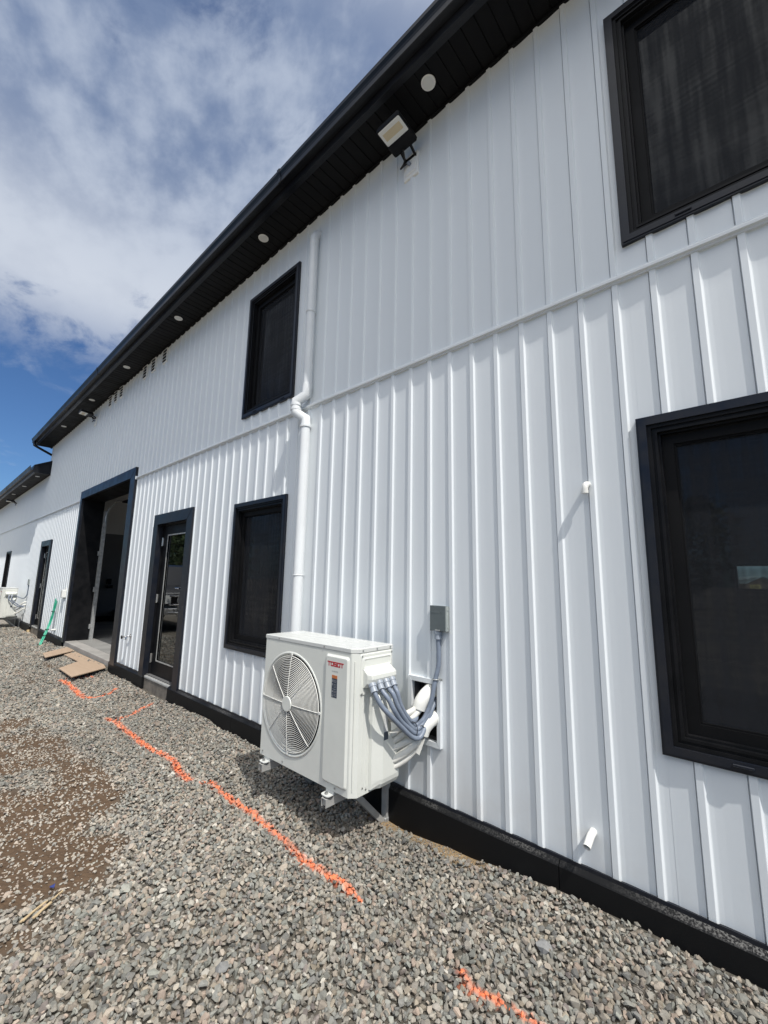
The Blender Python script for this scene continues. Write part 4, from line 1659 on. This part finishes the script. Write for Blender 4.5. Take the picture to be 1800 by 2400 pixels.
# hole in the siding: trim, dark backing sheet, elbows, lines
m = MB()
x0, x1, z0, z1 = HOLE
for q, poly in enumerate(([(x0, z0), (x0 + .032, z0 + .032), (x0 + .032, z1 - .030), (x0, z1)], [(x1, z0), (x1, z1), (x1 - .026, z1 - .030), (x1 - .026, z0 + .032)],
                          [(x0, z1), (x0 + .032, z1 - .030), (x1 - .026, z1 - .030), (x1, z1)], [(x0, z0), (x1, z0), (x1 - .026, z0 + .032), (x0 + .032, z0 + .032)])):
    cxx = sum(p[0] for p in poly) / 4
    czz = sum(p[1] for p in poly) / 4
    m.prism([(cxx + (a - cxx) * .996, czz + (b - czz) * .996) for a, b in poly], 'y', -.034 + .0005 * q, -.001)
hole_trim = m.build('opening_trim', M['trimwhite'], bld)
m = MB()
m.box(x0 + .01, x1 - .01, .06, .064, z0 + .01, z1 - .01)
m.build('opening_back', M['hole'], bld)  # near-black sheet painted as the darkness inside the wall


def pvc_elbow(path, r, label):
    m = MB()
    pts = spline(path, 6)
    n = len(pts)
    m.tube(pts, r, 22, caps=False)
    m.tube(pts, r * .92, 22, caps=False)
    a, b_ = pts[-1], pts[-3]
    d = (a - b_).normalized()
    ring0 = [p for p in m.v[(n - 1) * 22:n * 22]]
    ring1 = [p for p in m.v[n * 22 + (n - 1) * 22:]]
    m.add(ring0 + ring1, [(k, (k + 1) % 22, 22 + (k + 1) % 22, 22 + k) for k in range(22)])
    m.tube([pts[n // 3 - 1], pts[n // 3]], r * 1.07, 22)
    return tag(m.build('pipe_elbow', M['pvc']), label, 'pipe elbow', 'white elbows in the near wall hole')


pvc_elbow([(-1.700, .04, .655), (-1.705, -.020, .655), (-1.712, -.060, .640), (-1.727, -.092, .600), (-1.738, -.105, .560)], .045, 'upper white plastic elbow turning down in the near wall hole')
pvc_elbow([(-1.672, .04, .500), (-1.676, -.025, .500), (-1.684, -.065, .486), (-1.700, -.098, .450), (-1.708, -.110, .415)], .044, 'lower white plastic elbow turning down in the near wall hole')

PIPES = [
    ([(-1.860, -.27, .520), (-1.825, -.23, .500), (-1.783, -.195, .530), (-1.748, -.145, .557), (-1.735, -.10, .590), (-1.72, -.05, .63)], .019, 'topmost white insulated line entering the upper elbow'),
    ([(-1.860, -.28, .410), (-1.825, -.24, .426), (-1.774, -.20, .479), (-1.738, -.15, .525), (-1.722, -.105, .565), (-1.715, -.05, .62)], .018, 'second white insulated line entering the upper elbow'),
    ([(-1.860, -.28, .372), (-1.825, -.24, .383), (-1.776, -.205, .426), (-1.745, -.16, .480), (-1.745, -.11, .545), (-1.73, -.06, .61)], .018, 'third white insulated line from the top, crossing behind the conduits'),
    ([(-1.860, -.28, .335), (-1.825, -.24, .341), (-1.775, -.20, .372), (-1.728, -.15, .395), (-1.704, -.115, .430), (-1.69, -.06, .49)], .019, 'white insulated line entering the lower elbow, upper one of the lower three'),
    ([(-1.860, -.27, .268), (-1.825, -.235, .274), (-1.768, -.195, .318), (-1.720, -.150, .375), (-1.702, -.108, .425), (-1.69, -.06, .485)], .025, 'thick white insulated line under the conduits to the lower elbow'),
    ([(-1.860, -.27, .222), (-1.825, -.225, .234), (-1.770, -.180, .280), (-1.730, -.135, .345), (-1.712, -.108, .41), (-1.70, -.06, .48)], .021, 'lowest white insulated line sweeping up to the lower elbow')]
for path, r, lab in PIPES:
    m = MB()
    m.tube(spline(path, 8), r, 14)
    tag(m.build('insulated_pipe', M['insul']), lab, 'pipe', 'white insulated lines of the near unit')
m = MB()                                                # loose flap of insulation sleeve below the elbow
loft(m, [[(-1.702, -.142, .405), (-1.672, -.118, .405), (-1.680, -.112, .408), (-1.706, -.136, .408)], [(-1.733, -.158, .318), (-1.704, -.140, .300), (-1.706, -.134, .304), (-1.735, -.152, .322)]], cap_first=True)
tag(m.build('insulation_flap', M['insul']), 'loose white end of pipe wrap hanging below the lower elbow', 'pipe wrap')

# second unit far along the wall with its bracket and box
DX = -14.42
ac2 = copy_tree(ac1)
ac2.location.x += DX
ac2['label'] = 'far cream outdoor unit below the wing, its fan cut by the left edge'
for b, lab in ((br1, 'right steel bracket with brace under the far air conditioner'), (br2, 'left steel bracket under the far air conditioner')):
    c = copy_tree(b)
    c.location.x += DX
    c['label'] = lab
box2 = copy_tree(box1)
box2.location.x += DX - .03
box2['label'] = 'small grey disconnect box on the wall above the far unit'
for path, lab, r in (([(-16.07, -.03, 1.036), (-16.07, -.03, .90), (-16.09, -.04, .74), (-16.17, -.09, .66), (-16.25, -.20, .70), (-16.255, -.28, .74)], 'thin grey conduit drooping from the far disconnect box to the far unit', .013),
                     ([(-16.235, -.40, .745), (-16.20, -.41, .66), (-16.15, -.33, .55), (-16.11, -.20, .44), (-16.10, -.06, .42)], 'front grey conduit hanging from the far unit', .014),
                     ([(-16.23, -.34, .745), (-16.19, -.35, .67), (-16.14, -.28, .56), (-16.10, -.16, .46), (-16.10, -.05, .45)], 'rear grey conduit hanging from the far unit', .014)):
    conduit(path, lab, r, True, 'grey conduits of the far unit')
for q, (z, lab) in enumerate(((.46, 'upper white insulated line behind the far unit'), (.38, 'middle white insulated line behind the far unit'), (.28, 'lower white insulated line behind the far unit'))):
    m = MB()
    m.tube(spline([(-16.28, -.27, z - .06), (-16.24, -.22, z - .05), (-16.17, -.15, z + .0), (-16.12, -.08, z + .08), (-16.11, -.02, z + .10)], 6), .02, 10)
    tag(m.build('insulated_pipe', M['insul']), lab, 'pipe', 'white insulated lines of the far unit')

# ------------------------------------------------------------------ small wall fittings
m = MB()
m.tube(spline([(-.668, .01, 1.897), (-.668, -.030, 1.897), (-.672, -.046, 1.890), (-.674, -.052, 1.872), (-.676, -.052, 1.852)], 4), .0165, 16)
m.tube([(-.6755, -.052, 1.862), (-.676, -.052, 1.846)], .0185, 16)
e = m.build('vent_elbow', M['pvc'])
tag(e, 'small white pipe elbow turned down on the siding left of the big window', 'pipe elbow')
m = MB()
m.tube([(-.668, -.0085, 1.897), (-.668, -.0112, 1.897)], .024, 14)
mm_ = m.build('hole_gap', M['rubber'], e)
m = MB()
pts = [Vector((-.742, .01, .178)), Vector((-.745, -.045, .168)), Vector((-.748, -.098, .140))]
m.tube(pts, .0175, 18, caps=False)
m.tube(pts, .0140, 18, caps=False)
r0, r1 = m.v[2 * 18:3 * 18], m.v[5 * 18:6 * 18]
m.add(list(r0) + list(r1), [(k, (k + 1) % 18, 18 + (k + 1) % 18, 18 + k) for k in range(18)])
tag(m.build('drain_stub', M['pvc']), 'short white open pipe sticking out near the bottom of the siding', 'drain pipe')
m = MB()
m.tube([(-12.20, .01, .125), (-12.20, -.09, .115)], .018, 14)
tag(m.build('drain_stub', M['pvc']), 'tiny white pipe end low on the wall by the green stakes', 'drain pipe')

hb = empty('hose_bib', (-7.33, 0, .45), 'chrome hose tap with a black knob on the wall by the garage opening', 'tap')
m = MB()
m.tube([(-7.33, -.006, .455), (-7.33, -.016, .455)], .030, 16)
m.tube([(-7.33, -.016, .455), (-7.335, -.10, .45)], .014, 12)
m.tube(spline([(-7.332, -.06, .452), (-7.333, -.075, .43), (-7.334, -.080, .405)], 4), .013, 12)
m.build('spout', M['chrome'], hb)
m = MB()
m.tube([(-7.336, -.10, .45), (-7.338, -.125, .448)], .007, 8)
m.tube([(-7.338, -.125, .448), (-7.3395, -.142, .447)], .026, 10)
m.build('knob', M['rubber'], hb)

ob = empty('outlet_cover', (-11.70, 0, .84), 'white weatherproof outlet box right of the far glazed door', 'outlet', )
m = MB()
m.bbox(-11.765, -11.645, -.085, -.005, .86, 1.03, .008)
m.build('cover', M['pvc'], ob)
m = MB()
m.bbox(-11.745, -11.665, -.020, -.004, 1.031, 1.075, .003)
m.box(-11.72, -11.69, -.05, -.03, .835, .8595)
m.build('mount', M['pvc'], ob)


def vent(x, z, label):
    v = empty('wall_vent', (x, 0, z), label, 'vent', 'white louvred wall vents under the eave')
    m = MB()
    m.bbox(x - .085, x + .085, -.0285, -.004, z - .125, z + .125, .003)
    m.build('plate', M['lamp'], v)
    for q in range(4):
        zc = z + .086 - q * .057
        m = MB()
        m.box(x - .072, x + .072, -.0300, -.0287, zc - .026, zc + .012)
        m.build('slot', M['hole'], v)  # near-black bar on the plate, shade of the open slot as colour
        m = MB()
        m.prism([(-.0302, zc + .020), (-.052, zc - .002), (-.054, zc - .009), (-.051, zc - .009), (-.0302, zc + .012)], 'x', x - .076, x + .076)
        m.build('louvre', M['lamp'], v)
    return v


for x, z, lab in ((-7.13, 5.005, 'rightmost white louvred vent of the near three under the eave'), (-7.63, 5.02, 'middle white louvred vent of the near three under the eave'), (-8.03, 5.02, 'leftmost white louvred vent of the near three under the eave'),
                  (-9.31, 5.03, 'rightmost white louvred vent of the far three under the eave'), (-9.66, 5.03, 'middle white louvred vent of the far three under the eave'), (-10.02, 5.03, 'leftmost white louvred vent of the far three under the eave')):
    vent(x, z, lab)


def downlight(x, y, z, label):
    d = empty('soffit_light', (x, y, z), label, 'ceiling light', 'round white lights in the black soffit')
    m = MB()
    N = 28
    loops = []
    for rr, dz_ in ((.056, -.0005), (.055, -.006), (.047, -.009), (.045, -.006)):
        loops.append([(x + rr * math.cos(2 * math.pi * q / N), y + rr * math.sin(2 * math.pi * q / N), z + dz_) for q in range(N)])
    loft(m, loops, cap_last=False, smooth=True)
    m.build('rim', M['lamp'], d)
    m = MB()
    m.add([(x + .045 * math.cos(2 * math.pi * q / N), y + .045 * math.sin(2 * math.pi * q / N), z - .006) for q in range(N)], [tuple(range(N))])
    m.build('diffuser', M['lens'], d)


for x, lab in ((-1.578, 'round white soffit light nearest the big floodlight'), (-3.865, 'round white soffit light above the white downpipe'), (-6.14, 'round white soffit light between the downpipe and the vents'),
               (-8.40, 'round white soffit light above the near group of vents'), (-10.64, 'round white soffit light just right of the small floodlight'), (-13.18, 'round white soffit light nearest the end of the main eave')):
    downlight(x, -.226, EZ, lab)
for x, lab in ((-16.0, 'round white soffit light at the near end of the wing eave'), (-18.2, 'second round white soffit light along the wing eave'), (-20.4, 'third round white soffit light along the wing eave')):
    downlight(x, -.215, 4.26, lab)


def floodlight(label):
    f = empty('floodlight', (-1.90, 0, 4.83), label, 'floodlight', 'floodlights under the eaves')
    th = R(5)

    def P(x, y, z):                                     # tilt the head about its rear edge
        c, s = math.cos(th), math.sin(th)
        y2, z2 = y + .09, z - 4.925
        return (x, -.09 + y2 * c - z2 * s, 4.925 + y2 * s * -1 + z2 * c)
    m = MB()
    loops = []
    for dd, zz in ((.012, 4.925), (.003, 4.929), (0, 4.945), (.010, 4.978), (.03, 4.985)):
        loops.append([P(x, y, zz) for x, y in rrect(-2.022 + dd, -1.782 - dd, -.338 + dd, -.088 - dd, .014, 3)])
    loft(m, loops, cap_last=True, cap_first=True)
    m.build('housing', M['blackdoor'], f)
    m = MB()
    loops = []
    for dd, zz in ((0, 4.9245), (.003, 4.921)):
        loops.append([P(x, y, zz) for x, y in rrect(-2.008 + dd, -1.790 - dd, -.330 + dd, -.200 - dd, .010, 3)])
    loft(m, loops, cap_last=True)
    ln = m.build('lens', M['lens'], f)
    m = MB()
    m.add([P(-1.985, -.298, 4.9204), P(-1.812, -.298, 4.9204), P(-1.812, -.238, 4.9204), P(-1.985, -.238, 4.9204)], [(0, 1, 2, 3)])
    m.build('led_board', M['led'], ln)
    m = MB()
    m.bar((-1.955, -.095, 4.935), (-1.955, -.030, 4.895), .012, .026)
    m.bar((-1.855, -.095, 4.935), (-1.855, -.030, 4.895), .012, .026)
    m.bar((-1.965, -.028, 4.893), (-1.845, -.028, 4.893), .020, .022)
    m.build('yoke', M['blackdoor'], f)
    m = MB()
    m.tube(spline([(-1.92, -.11, 4.925), (-1.945, -.06, 4.87), (-1.985, -.05, 4.845), (-1.985, -.06, 4.825), (-1.955, -.055, 4.835), (-1.925, -.045, 4.85), (-1.915, -.035, 4.845)], 6), .0075, 8)
    m.build('cable', M['rubber'], f)
    m = MB()
    m.tube([(-1.918, -.050, 4.850), (-1.908, -.028, 4.832)], .015, 10)
    m.build('cable_gland', M['conduit'], f)
    m = MB()
    m.bbox(-1.982, -1.830, -.026, -.002, 4.715, 4.935, .004)
    m.bbox(-1.962, -1.850, -.031, -.0262, 4.745, 4.915, .003)
    m.box(-1.955, -1.857, -.0345, -.0312, 4.757, 4.765)
    m.build('mounting_block', M['lamp'], f)
    return f


fl1 = floodlight('large black floodlight with yellow board under the eave, nearest the camera')
for dx, dz_, lab in ((-9.15, .0, 'small black floodlight under the main eave left of the vents'), (-19.0, -.90, 'tiny black floodlight under the wing eave at the left edge')):
    c = copy_tree(fl1)
    c.location.x += dx
    c.location.z += dz_
    c['label'] = lab

# ------------------------------------------------------------------ things lying on the gravel
def sheet(name, poly, z, t, m, tilt=None):
    mb = MB()
    n = len(poly)
    zt = [z + (tilt(x, y) if tilt else 0) for x, y in poly]
    vs = [(x, y, q) for (x, y), q in zip(poly, zt)] + [(x, y, q + t) for (x, y), q in zip(poly, zt)]
    mb.add(vs, [tuple(range(n))[::-1], tuple(range(n, 2 * n))] + [(i, (i + 1) % n, n + (i + 1) % n, n + i) for i in range(n)])
    return mb.build(name, m)


tag(sheet('plywood_sheet', [(-8.36, -.035), (-8.06, -.09), (-7.66, -.63), (-8.51, -.62), (-8.98, -.26), (-9.92, -.27), (-10.16, -.045)], -.118, .012, M['ply'], lambda x, y: .010 * (x + 9) / 2),
    'notched plywood offcut lying on the gravel before the garage opening', 'plywood sheet', 'plywood offcuts')
tag(sheet('plywood_sheet', [(-10.17, -.55), (-10.76, -.05), (-10.19, -.052), (-9.60, -.61)], -.106, .012, M['ply'], lambda x, y: .02 * (y + .05) * -1),
    'narrow plywood strip overlapping the far end of the larger offcut', 'plywood sheet', 'plywood offcuts')

gs = empty('stake_bundle', (-12.05, -.2, -.18), 'bundle of green plastic stakes leaning on the wall beside the garage opening', 'stakes')
for q in range(7):
    ox, oy = (q - 3) * .014, (q % 3) * .012
    m = MB()
    pts = spline([(-11.93 + ox, -.30 - oy, -.19), (-12.10 + ox * .8, -.20 - oy, .02), (-12.22 + ox * .7, -.11 - oy, .28), (-12.22 + ox * .8, -.075 - oy, .52), (-12.19 + ox, -.055 - oy, .76 + .03 * (q % 3))], 5)
    m.tube(pts, .0095, 6)
    m.build('stake', M['green'], gs)
for pz in ((-12.10, -.21, .02), (-12.17, -.165, .14), (-12.22, -.088, .53)):
    m = MB()
    m.tube([(pz[0] + .062 * math.cos(R(q)), pz[1] + .035 * math.sin(R(q)), pz[2] + .01 * math.cos(R(q))) for q in range(0, 360, 24)], .007, 6, closed=True)
    m.build('tie', M['tie'], gs)

m = MB()
m.prism([(-15.03, -.14), (-14.96, -.12), (-14.93, -.20), (-14.97, -.26), (-15.04, -.24)], 'y', -.09, -.035)
tag(m.build('timber_block', M['wood']), 'pale cut timber end at the corner of the far door step', 'timber', 'timber offcuts by the door steps')
m = MB()
m.prism([(-6.70, -.06), (-6.655, -.055), (-6.65, -.24), (-6.71, -.24)], 'y', -.030, -.020)
tag(m.build('timber_block', M['wood']), 'thin pale timber strip at the left end of the near door step', 'timber', 'timber offcuts by the door steps')

for (a, b, wd, lab) in (((-2.60, -1.872), (-2.665, -1.765), .010, 'longest pale wood splinter on the dirt at the lower left'), ((-2.585, -1.83), (-2.64, -1.755), .012, 'shorter wood splinter beside the longest one'), ((-2.66, -1.75), (-2.69, -1.70), .006, 'thin wood splinter pointing at the blue scrap')):
    za = float(height(np.array([a[0]]), np.array([a[1]]))[0]) + .018
    zb = float(height(np.array([b[0]]), np.array([b[1]]))[0]) + .022
    m = MB()
    m.bar((a[0], a[1], za), (b[0], b[1], zb), wd, .005)
    m.bar((a[0] + .008, a[1] + .01, za + .004), (a[0] * .3 + b[0] * .7, a[1] * .3 + b[1] * .7, zb + .002), wd * .5, .004)
    tag(m.build('wood_splinter', M['splint']), lab, 'splinter', 'wood splinters on the dirt')
m = MB()
zz = float(height(np.array([-2.77]), np.array([-1.73]))[0]) + .012
m.add([(-2.785, -1.735, zz), (-2.765, -1.738, zz + .006), (-2.755, -1.722, zz + .002), (-2.772, -1.715, zz + .010), (-2.77, -1.727, zz - .003)], [(0, 1, 3), (1, 2, 3), (0, 4, 1), (1, 4, 2), (0, 3, 4), (2, 4, 3)])
tag(m.build('plastic_scrap', M['blueplastic']), 'tiny blue plastic scrap on the dirt beside the splinters', 'litter')


# ------------------------------------------------------------------ across the yard: what the panes mirror
def make_tree(x, y, h, spread, seed, conifer, label):
    rr = random.Random(seed)
    t = empty('pine_tree' if conifer else 'yard_tree', (x, y, GZ - .05), label, 'tree', 'trees on the far side of the yard')
    m = MB()
    m.tube([(x, y, GZ - .05), (x + .1, y, h * .45), (x + .05, y + .1, h * .95)], h * .018, 8, rfun=lambda q: 1 - .85 * q)
    for k in range(16):
        z = h * (.18 + .75 * k / 16)
        a = rr.uniform(0, 6.28)
        L = spread * (1.05 - z / h) * .8 if conifer else spread * .6
        m.tube([(x, y, z), (x + L * math.cos(a), y + L * math.sin(a), z + (.1 * L if conifer else .5 * L))], h * .005, 5, rfun=lambda q: 1 - .7 * q)
    m.build('trunk', M['bark'], t)
    lf = MB()
    n = 2600
    for k in range(n):
        u = rr.random() ** .8
        z = h * (.12 + .90 * u)
        if conifer:
            rad = spread * (1.04 - (z / h)) * (.75 + .35 * math.sin(z * 5.1 + rr.uniform(-.4, .4)))
        else:
            rad = spread * math.sqrt(max(.05, 1 - ((z / h - .6) / .45) ** 2)) * (.8 + .3 * rr.random())
        a = rr.uniform(0, 6.283)
        d = rad * math.sqrt(rr.uniform(.15, 1))
        c = Vector((x + d * math.cos(a), y + d * math.sin(a), z + rr.uniform(-.15, .15) - (.18 * d if conifer else 0)))
        s = rr.uniform(.16, .38)
        u1 = Vector((rr.gauss(0, 1), rr.gauss(0, 1), rr.gauss(0, .5))).normalized() * s
        u2 = u1.cross(Vector((rr.gauss(0, 1), rr.gauss(0, 1), rr.gauss(0, 1)))).normalized() * s * .5
        lf.add([c - u1, c + u2, c + u1, c - u2], [(0, 1, 2, 3)])
    lf.build('crown', M['leaf'], t)
    return t


t1 = make_tree(-41.0, -15.5, 13.0, 4.2, 1, True, 'tall dark conifer mirrored in the glazed door')
t2 = make_tree(-52.0, -17.0, 9.0, 4.6, 2, False, 'broad dark tree farther off mirrored in the glazed door')
for q, (x, y, s, src, lab) in enumerate(((-60, -22, 1.1, 0, 'conifer standing behind the broad dark tree across the yard'), (-47, -23, .95, 0, 'conifer right behind the tallest one across the yard'),
        (-36, -26, .8, 1, 'small leafy tree beyond the parked truck'), (-28, -28, .9, 0, 'lone conifer straight across from the garage opening'), (-20, -30, .75, 1, 'smallest leafy tree across from the glazed door'),
        (-12, -31, .85, 0, 'conifer across from the near air conditioner'), (-4, -33, .8, 1, 'leafy tree across from the big lower window'), (6, -34, .9, 0, 'conifer at the near end of the tree row'), (-80, -28, 1.2, 1, 'broad leafy tree at the far end of the tree row'))):
    c = copy_tree((t1, t2)[src])
    c.location = (x, y, GZ - .05)
    c.scale = (s, s, s)
    c.rotation_euler.z = q * 1.3
    c['label'] = lab


def make_truck():
    fx, cy = -12.7, -3.1
    t = empty('pickup_truck', (fx - 2.8, cy, GZ), 'dark pickup truck with a chrome push bar parked across the yard', 'pickup truck')
    g = GZ

    def sx(d):
        return fx - d
    hw = .95
    body = [(0.0, .62), (.02, 1.02), (.12, 1.16), (1.35, 1.24), (1.45, 1.25), (3.55, 1.25), (5.6, 1.22), (5.65, .60), (4.95, .55), (4.85, .80), (4.55, .95), (4.2, .95), (3.95, .80), (3.85, .50), (1.55, .48), (1.45, .80), (1.2, .95), (.85, .95), (.6, .80), (.5, .55), (.1, .45)]
    m = MB()
    m.prism([(sx(a), g + z) for a, z in body], 'y', cy - hw, cy + hw)
    m.build('body', M['truckpaint'], t)
    cabp = [(1.42, 1.25), (2.05, 1.86), (2.3, 1.92), (3.1, 1.92), (3.45, 1.84), (3.6, 1.25)]
    m = MB()
    loft(m, [[(sx(a), cy + s * (hw - (.04 if z < 1.5 else .16)), g + z) for a, z in cabp] for s in (-1, 1)], cap_last=True, cap_first=True)
    cabn = m.build('cab', M['truckpaint'], t)
    for s in (-1, 1):
        m = MB()
        m.add([(sx(a), cy + s * (hw - (.03 if z < 1.5 else .15) + .006), g + z) for a, z in ((1.75, 1.30), (2.15, 1.80), (3.3, 1.80), (3.45, 1.30))], [(0, 1, 2, 3)])
        m.build('side_window', M['carglass'], cabn)
    m = MB()
    m.add([(sx(1.50) + .01, cy - .80, g + 1.30), (sx(1.50) + .01, cy + .80, g + 1.30), (sx(2.02) + .01, cy + .70, g + 1.82), (sx(2.02) + .01, cy - .70, g + 1.82)], [(0, 1, 2, 3)])
    m.build('windscreen', M['carglass'], cabn)
    for dx in (1.02, 4.38):
        for s in (-1, 1):
            m = MB()
            m.tube([(sx(dx), cy + s * (hw - .24), g + .40), (sx(dx), cy + s * (hw + .01), g + .40)], .40, 24)
            wl_ = m.build('wheel', M['tyre'], t)
            m = MB()
            m.tube([(sx(dx), cy + s * (hw - .02), g + .40), (sx(dx), cy + s * (hw + .022), g + .40)], .24, 16)
            m.build('rim', M['alu'], wl_)
    m = MB()
    m.bbox(fx, fx + .03, cy - .52, cy + .52, g + .72, g + 1.02, .01)
    m.build('grille', M['blackdoor'], t)
    m = MB()
    m.bbox(fx - .05, fx + .10, cy - hw + .02, cy + hw - .02, g + .46, g + .64, .02)
    m.bbox(fx + .02, fx + .045, cy - .90, cy + .90, g + 1.035, g + 1.07, .006)
    m.build('bumper', M['chrome'], t)
    for s in (-1, 1):
        m = MB()
        m.bbox(fx, fx + .035, cy + s * .72 - .16, cy + s * .72 + .16, g + .76, g + 1.0, .012)
        m.build('headlight', M['lens'], t)
        m = MB()
        m.bbox(sx(1.75) - .06, sx(1.75) + .06, cy + s * (hw + .03), cy + s * (hw + .25), g + 1.28, g + 1.46, .02)
        m.build('mirror', M['truckpaint'], t)
    m = MB()
    for z in (.52, .74, .98):
        m.tube([(fx + .10, cy - .62, g + z), (fx + .22, cy - .50, g + z), (fx + .22, cy + .50, g + z), (fx + .10, cy + .62, g + z)], .024, 8)
    for s in (-1, 1):
        m.tube([(fx + .20, cy + s * .42, g + .42), (fx + .22, cy + s * .42, g + 1.05)], .026, 8)
    m.build('push_bar', M['chrome'], t)


make_truck()

# building seen through the right window and the window in the back wall
hs = empty('gabled_building', (-1.0, 120, GZ), 'distant tan gabled building with a yellow sign seen through the big window', 'building')
kk = 122.4 / 32.4


def H(x, z):
    return (x * kk, 1.37 + (z - 1.37) * kk)


m = MB()
pA, pB, pC = H(-.90, 1.50), H(-.18, 1.90), H(.60, 1.50)
m.prism([(pA[0], GZ), pA, pB, pC, (pC[0], GZ)], 'y', 120, 132)
m.build('front_wall', M['clad'], hs)
m = MB()
l = H(-1.75, 1.55)
m.prism([(l[0], GZ), (l[0], H(0, 1.53)[1]), (pA[0] - .02, H(0, 1.53)[1]), (pA[0] - .02, GZ)], 'y', 121, 130)
m.build('side_wall', M['clad'], hs)
m = MB()
a, b, c_, d_ = H(-1.9, 1.54), H(-1.15, 1.955), H(-.17, 1.965), H(-.93, 1.545)
m.add([(a[0], 120.5, a[1]), (d_[0], 119.6, d_[1]), (c_[0], 119.6, c_[1]), (b[0], 126, b[1])], [(0, 1, 2, 3)])
m.add([(c_[0], 119.6, c_[1]), (H(.66, 1.5)[0], 119.6, H(.66, 1.5)[1]), (H(.66, 1.5)[0], 132, H(.66, 1.5)[1]), (c_[0], 132, c_[1])], [(0, 1, 2, 3)])
m.build('roof', M['greenroof'], hs)
m = MB()
s0, s1 = H(-.70, 1.27), H(-.26, 1.47)
m.ring((s0[0], s1[0], s0[1], s1[1]), (s0[0] + .16, s1[0] - .16, s0[1] + .14, s1[1] - .14), 119.8, 119.95)
m.ring((s0[0] + .4, s1[0] - .4, s0[1] + .30, s1[1] - .30), (s0[0] + .5, s1[0] - .5, s0[1] + .36, s1[1] - .36), 119.8, 119.95)
m.build('sign', M['signyellow'], hs)
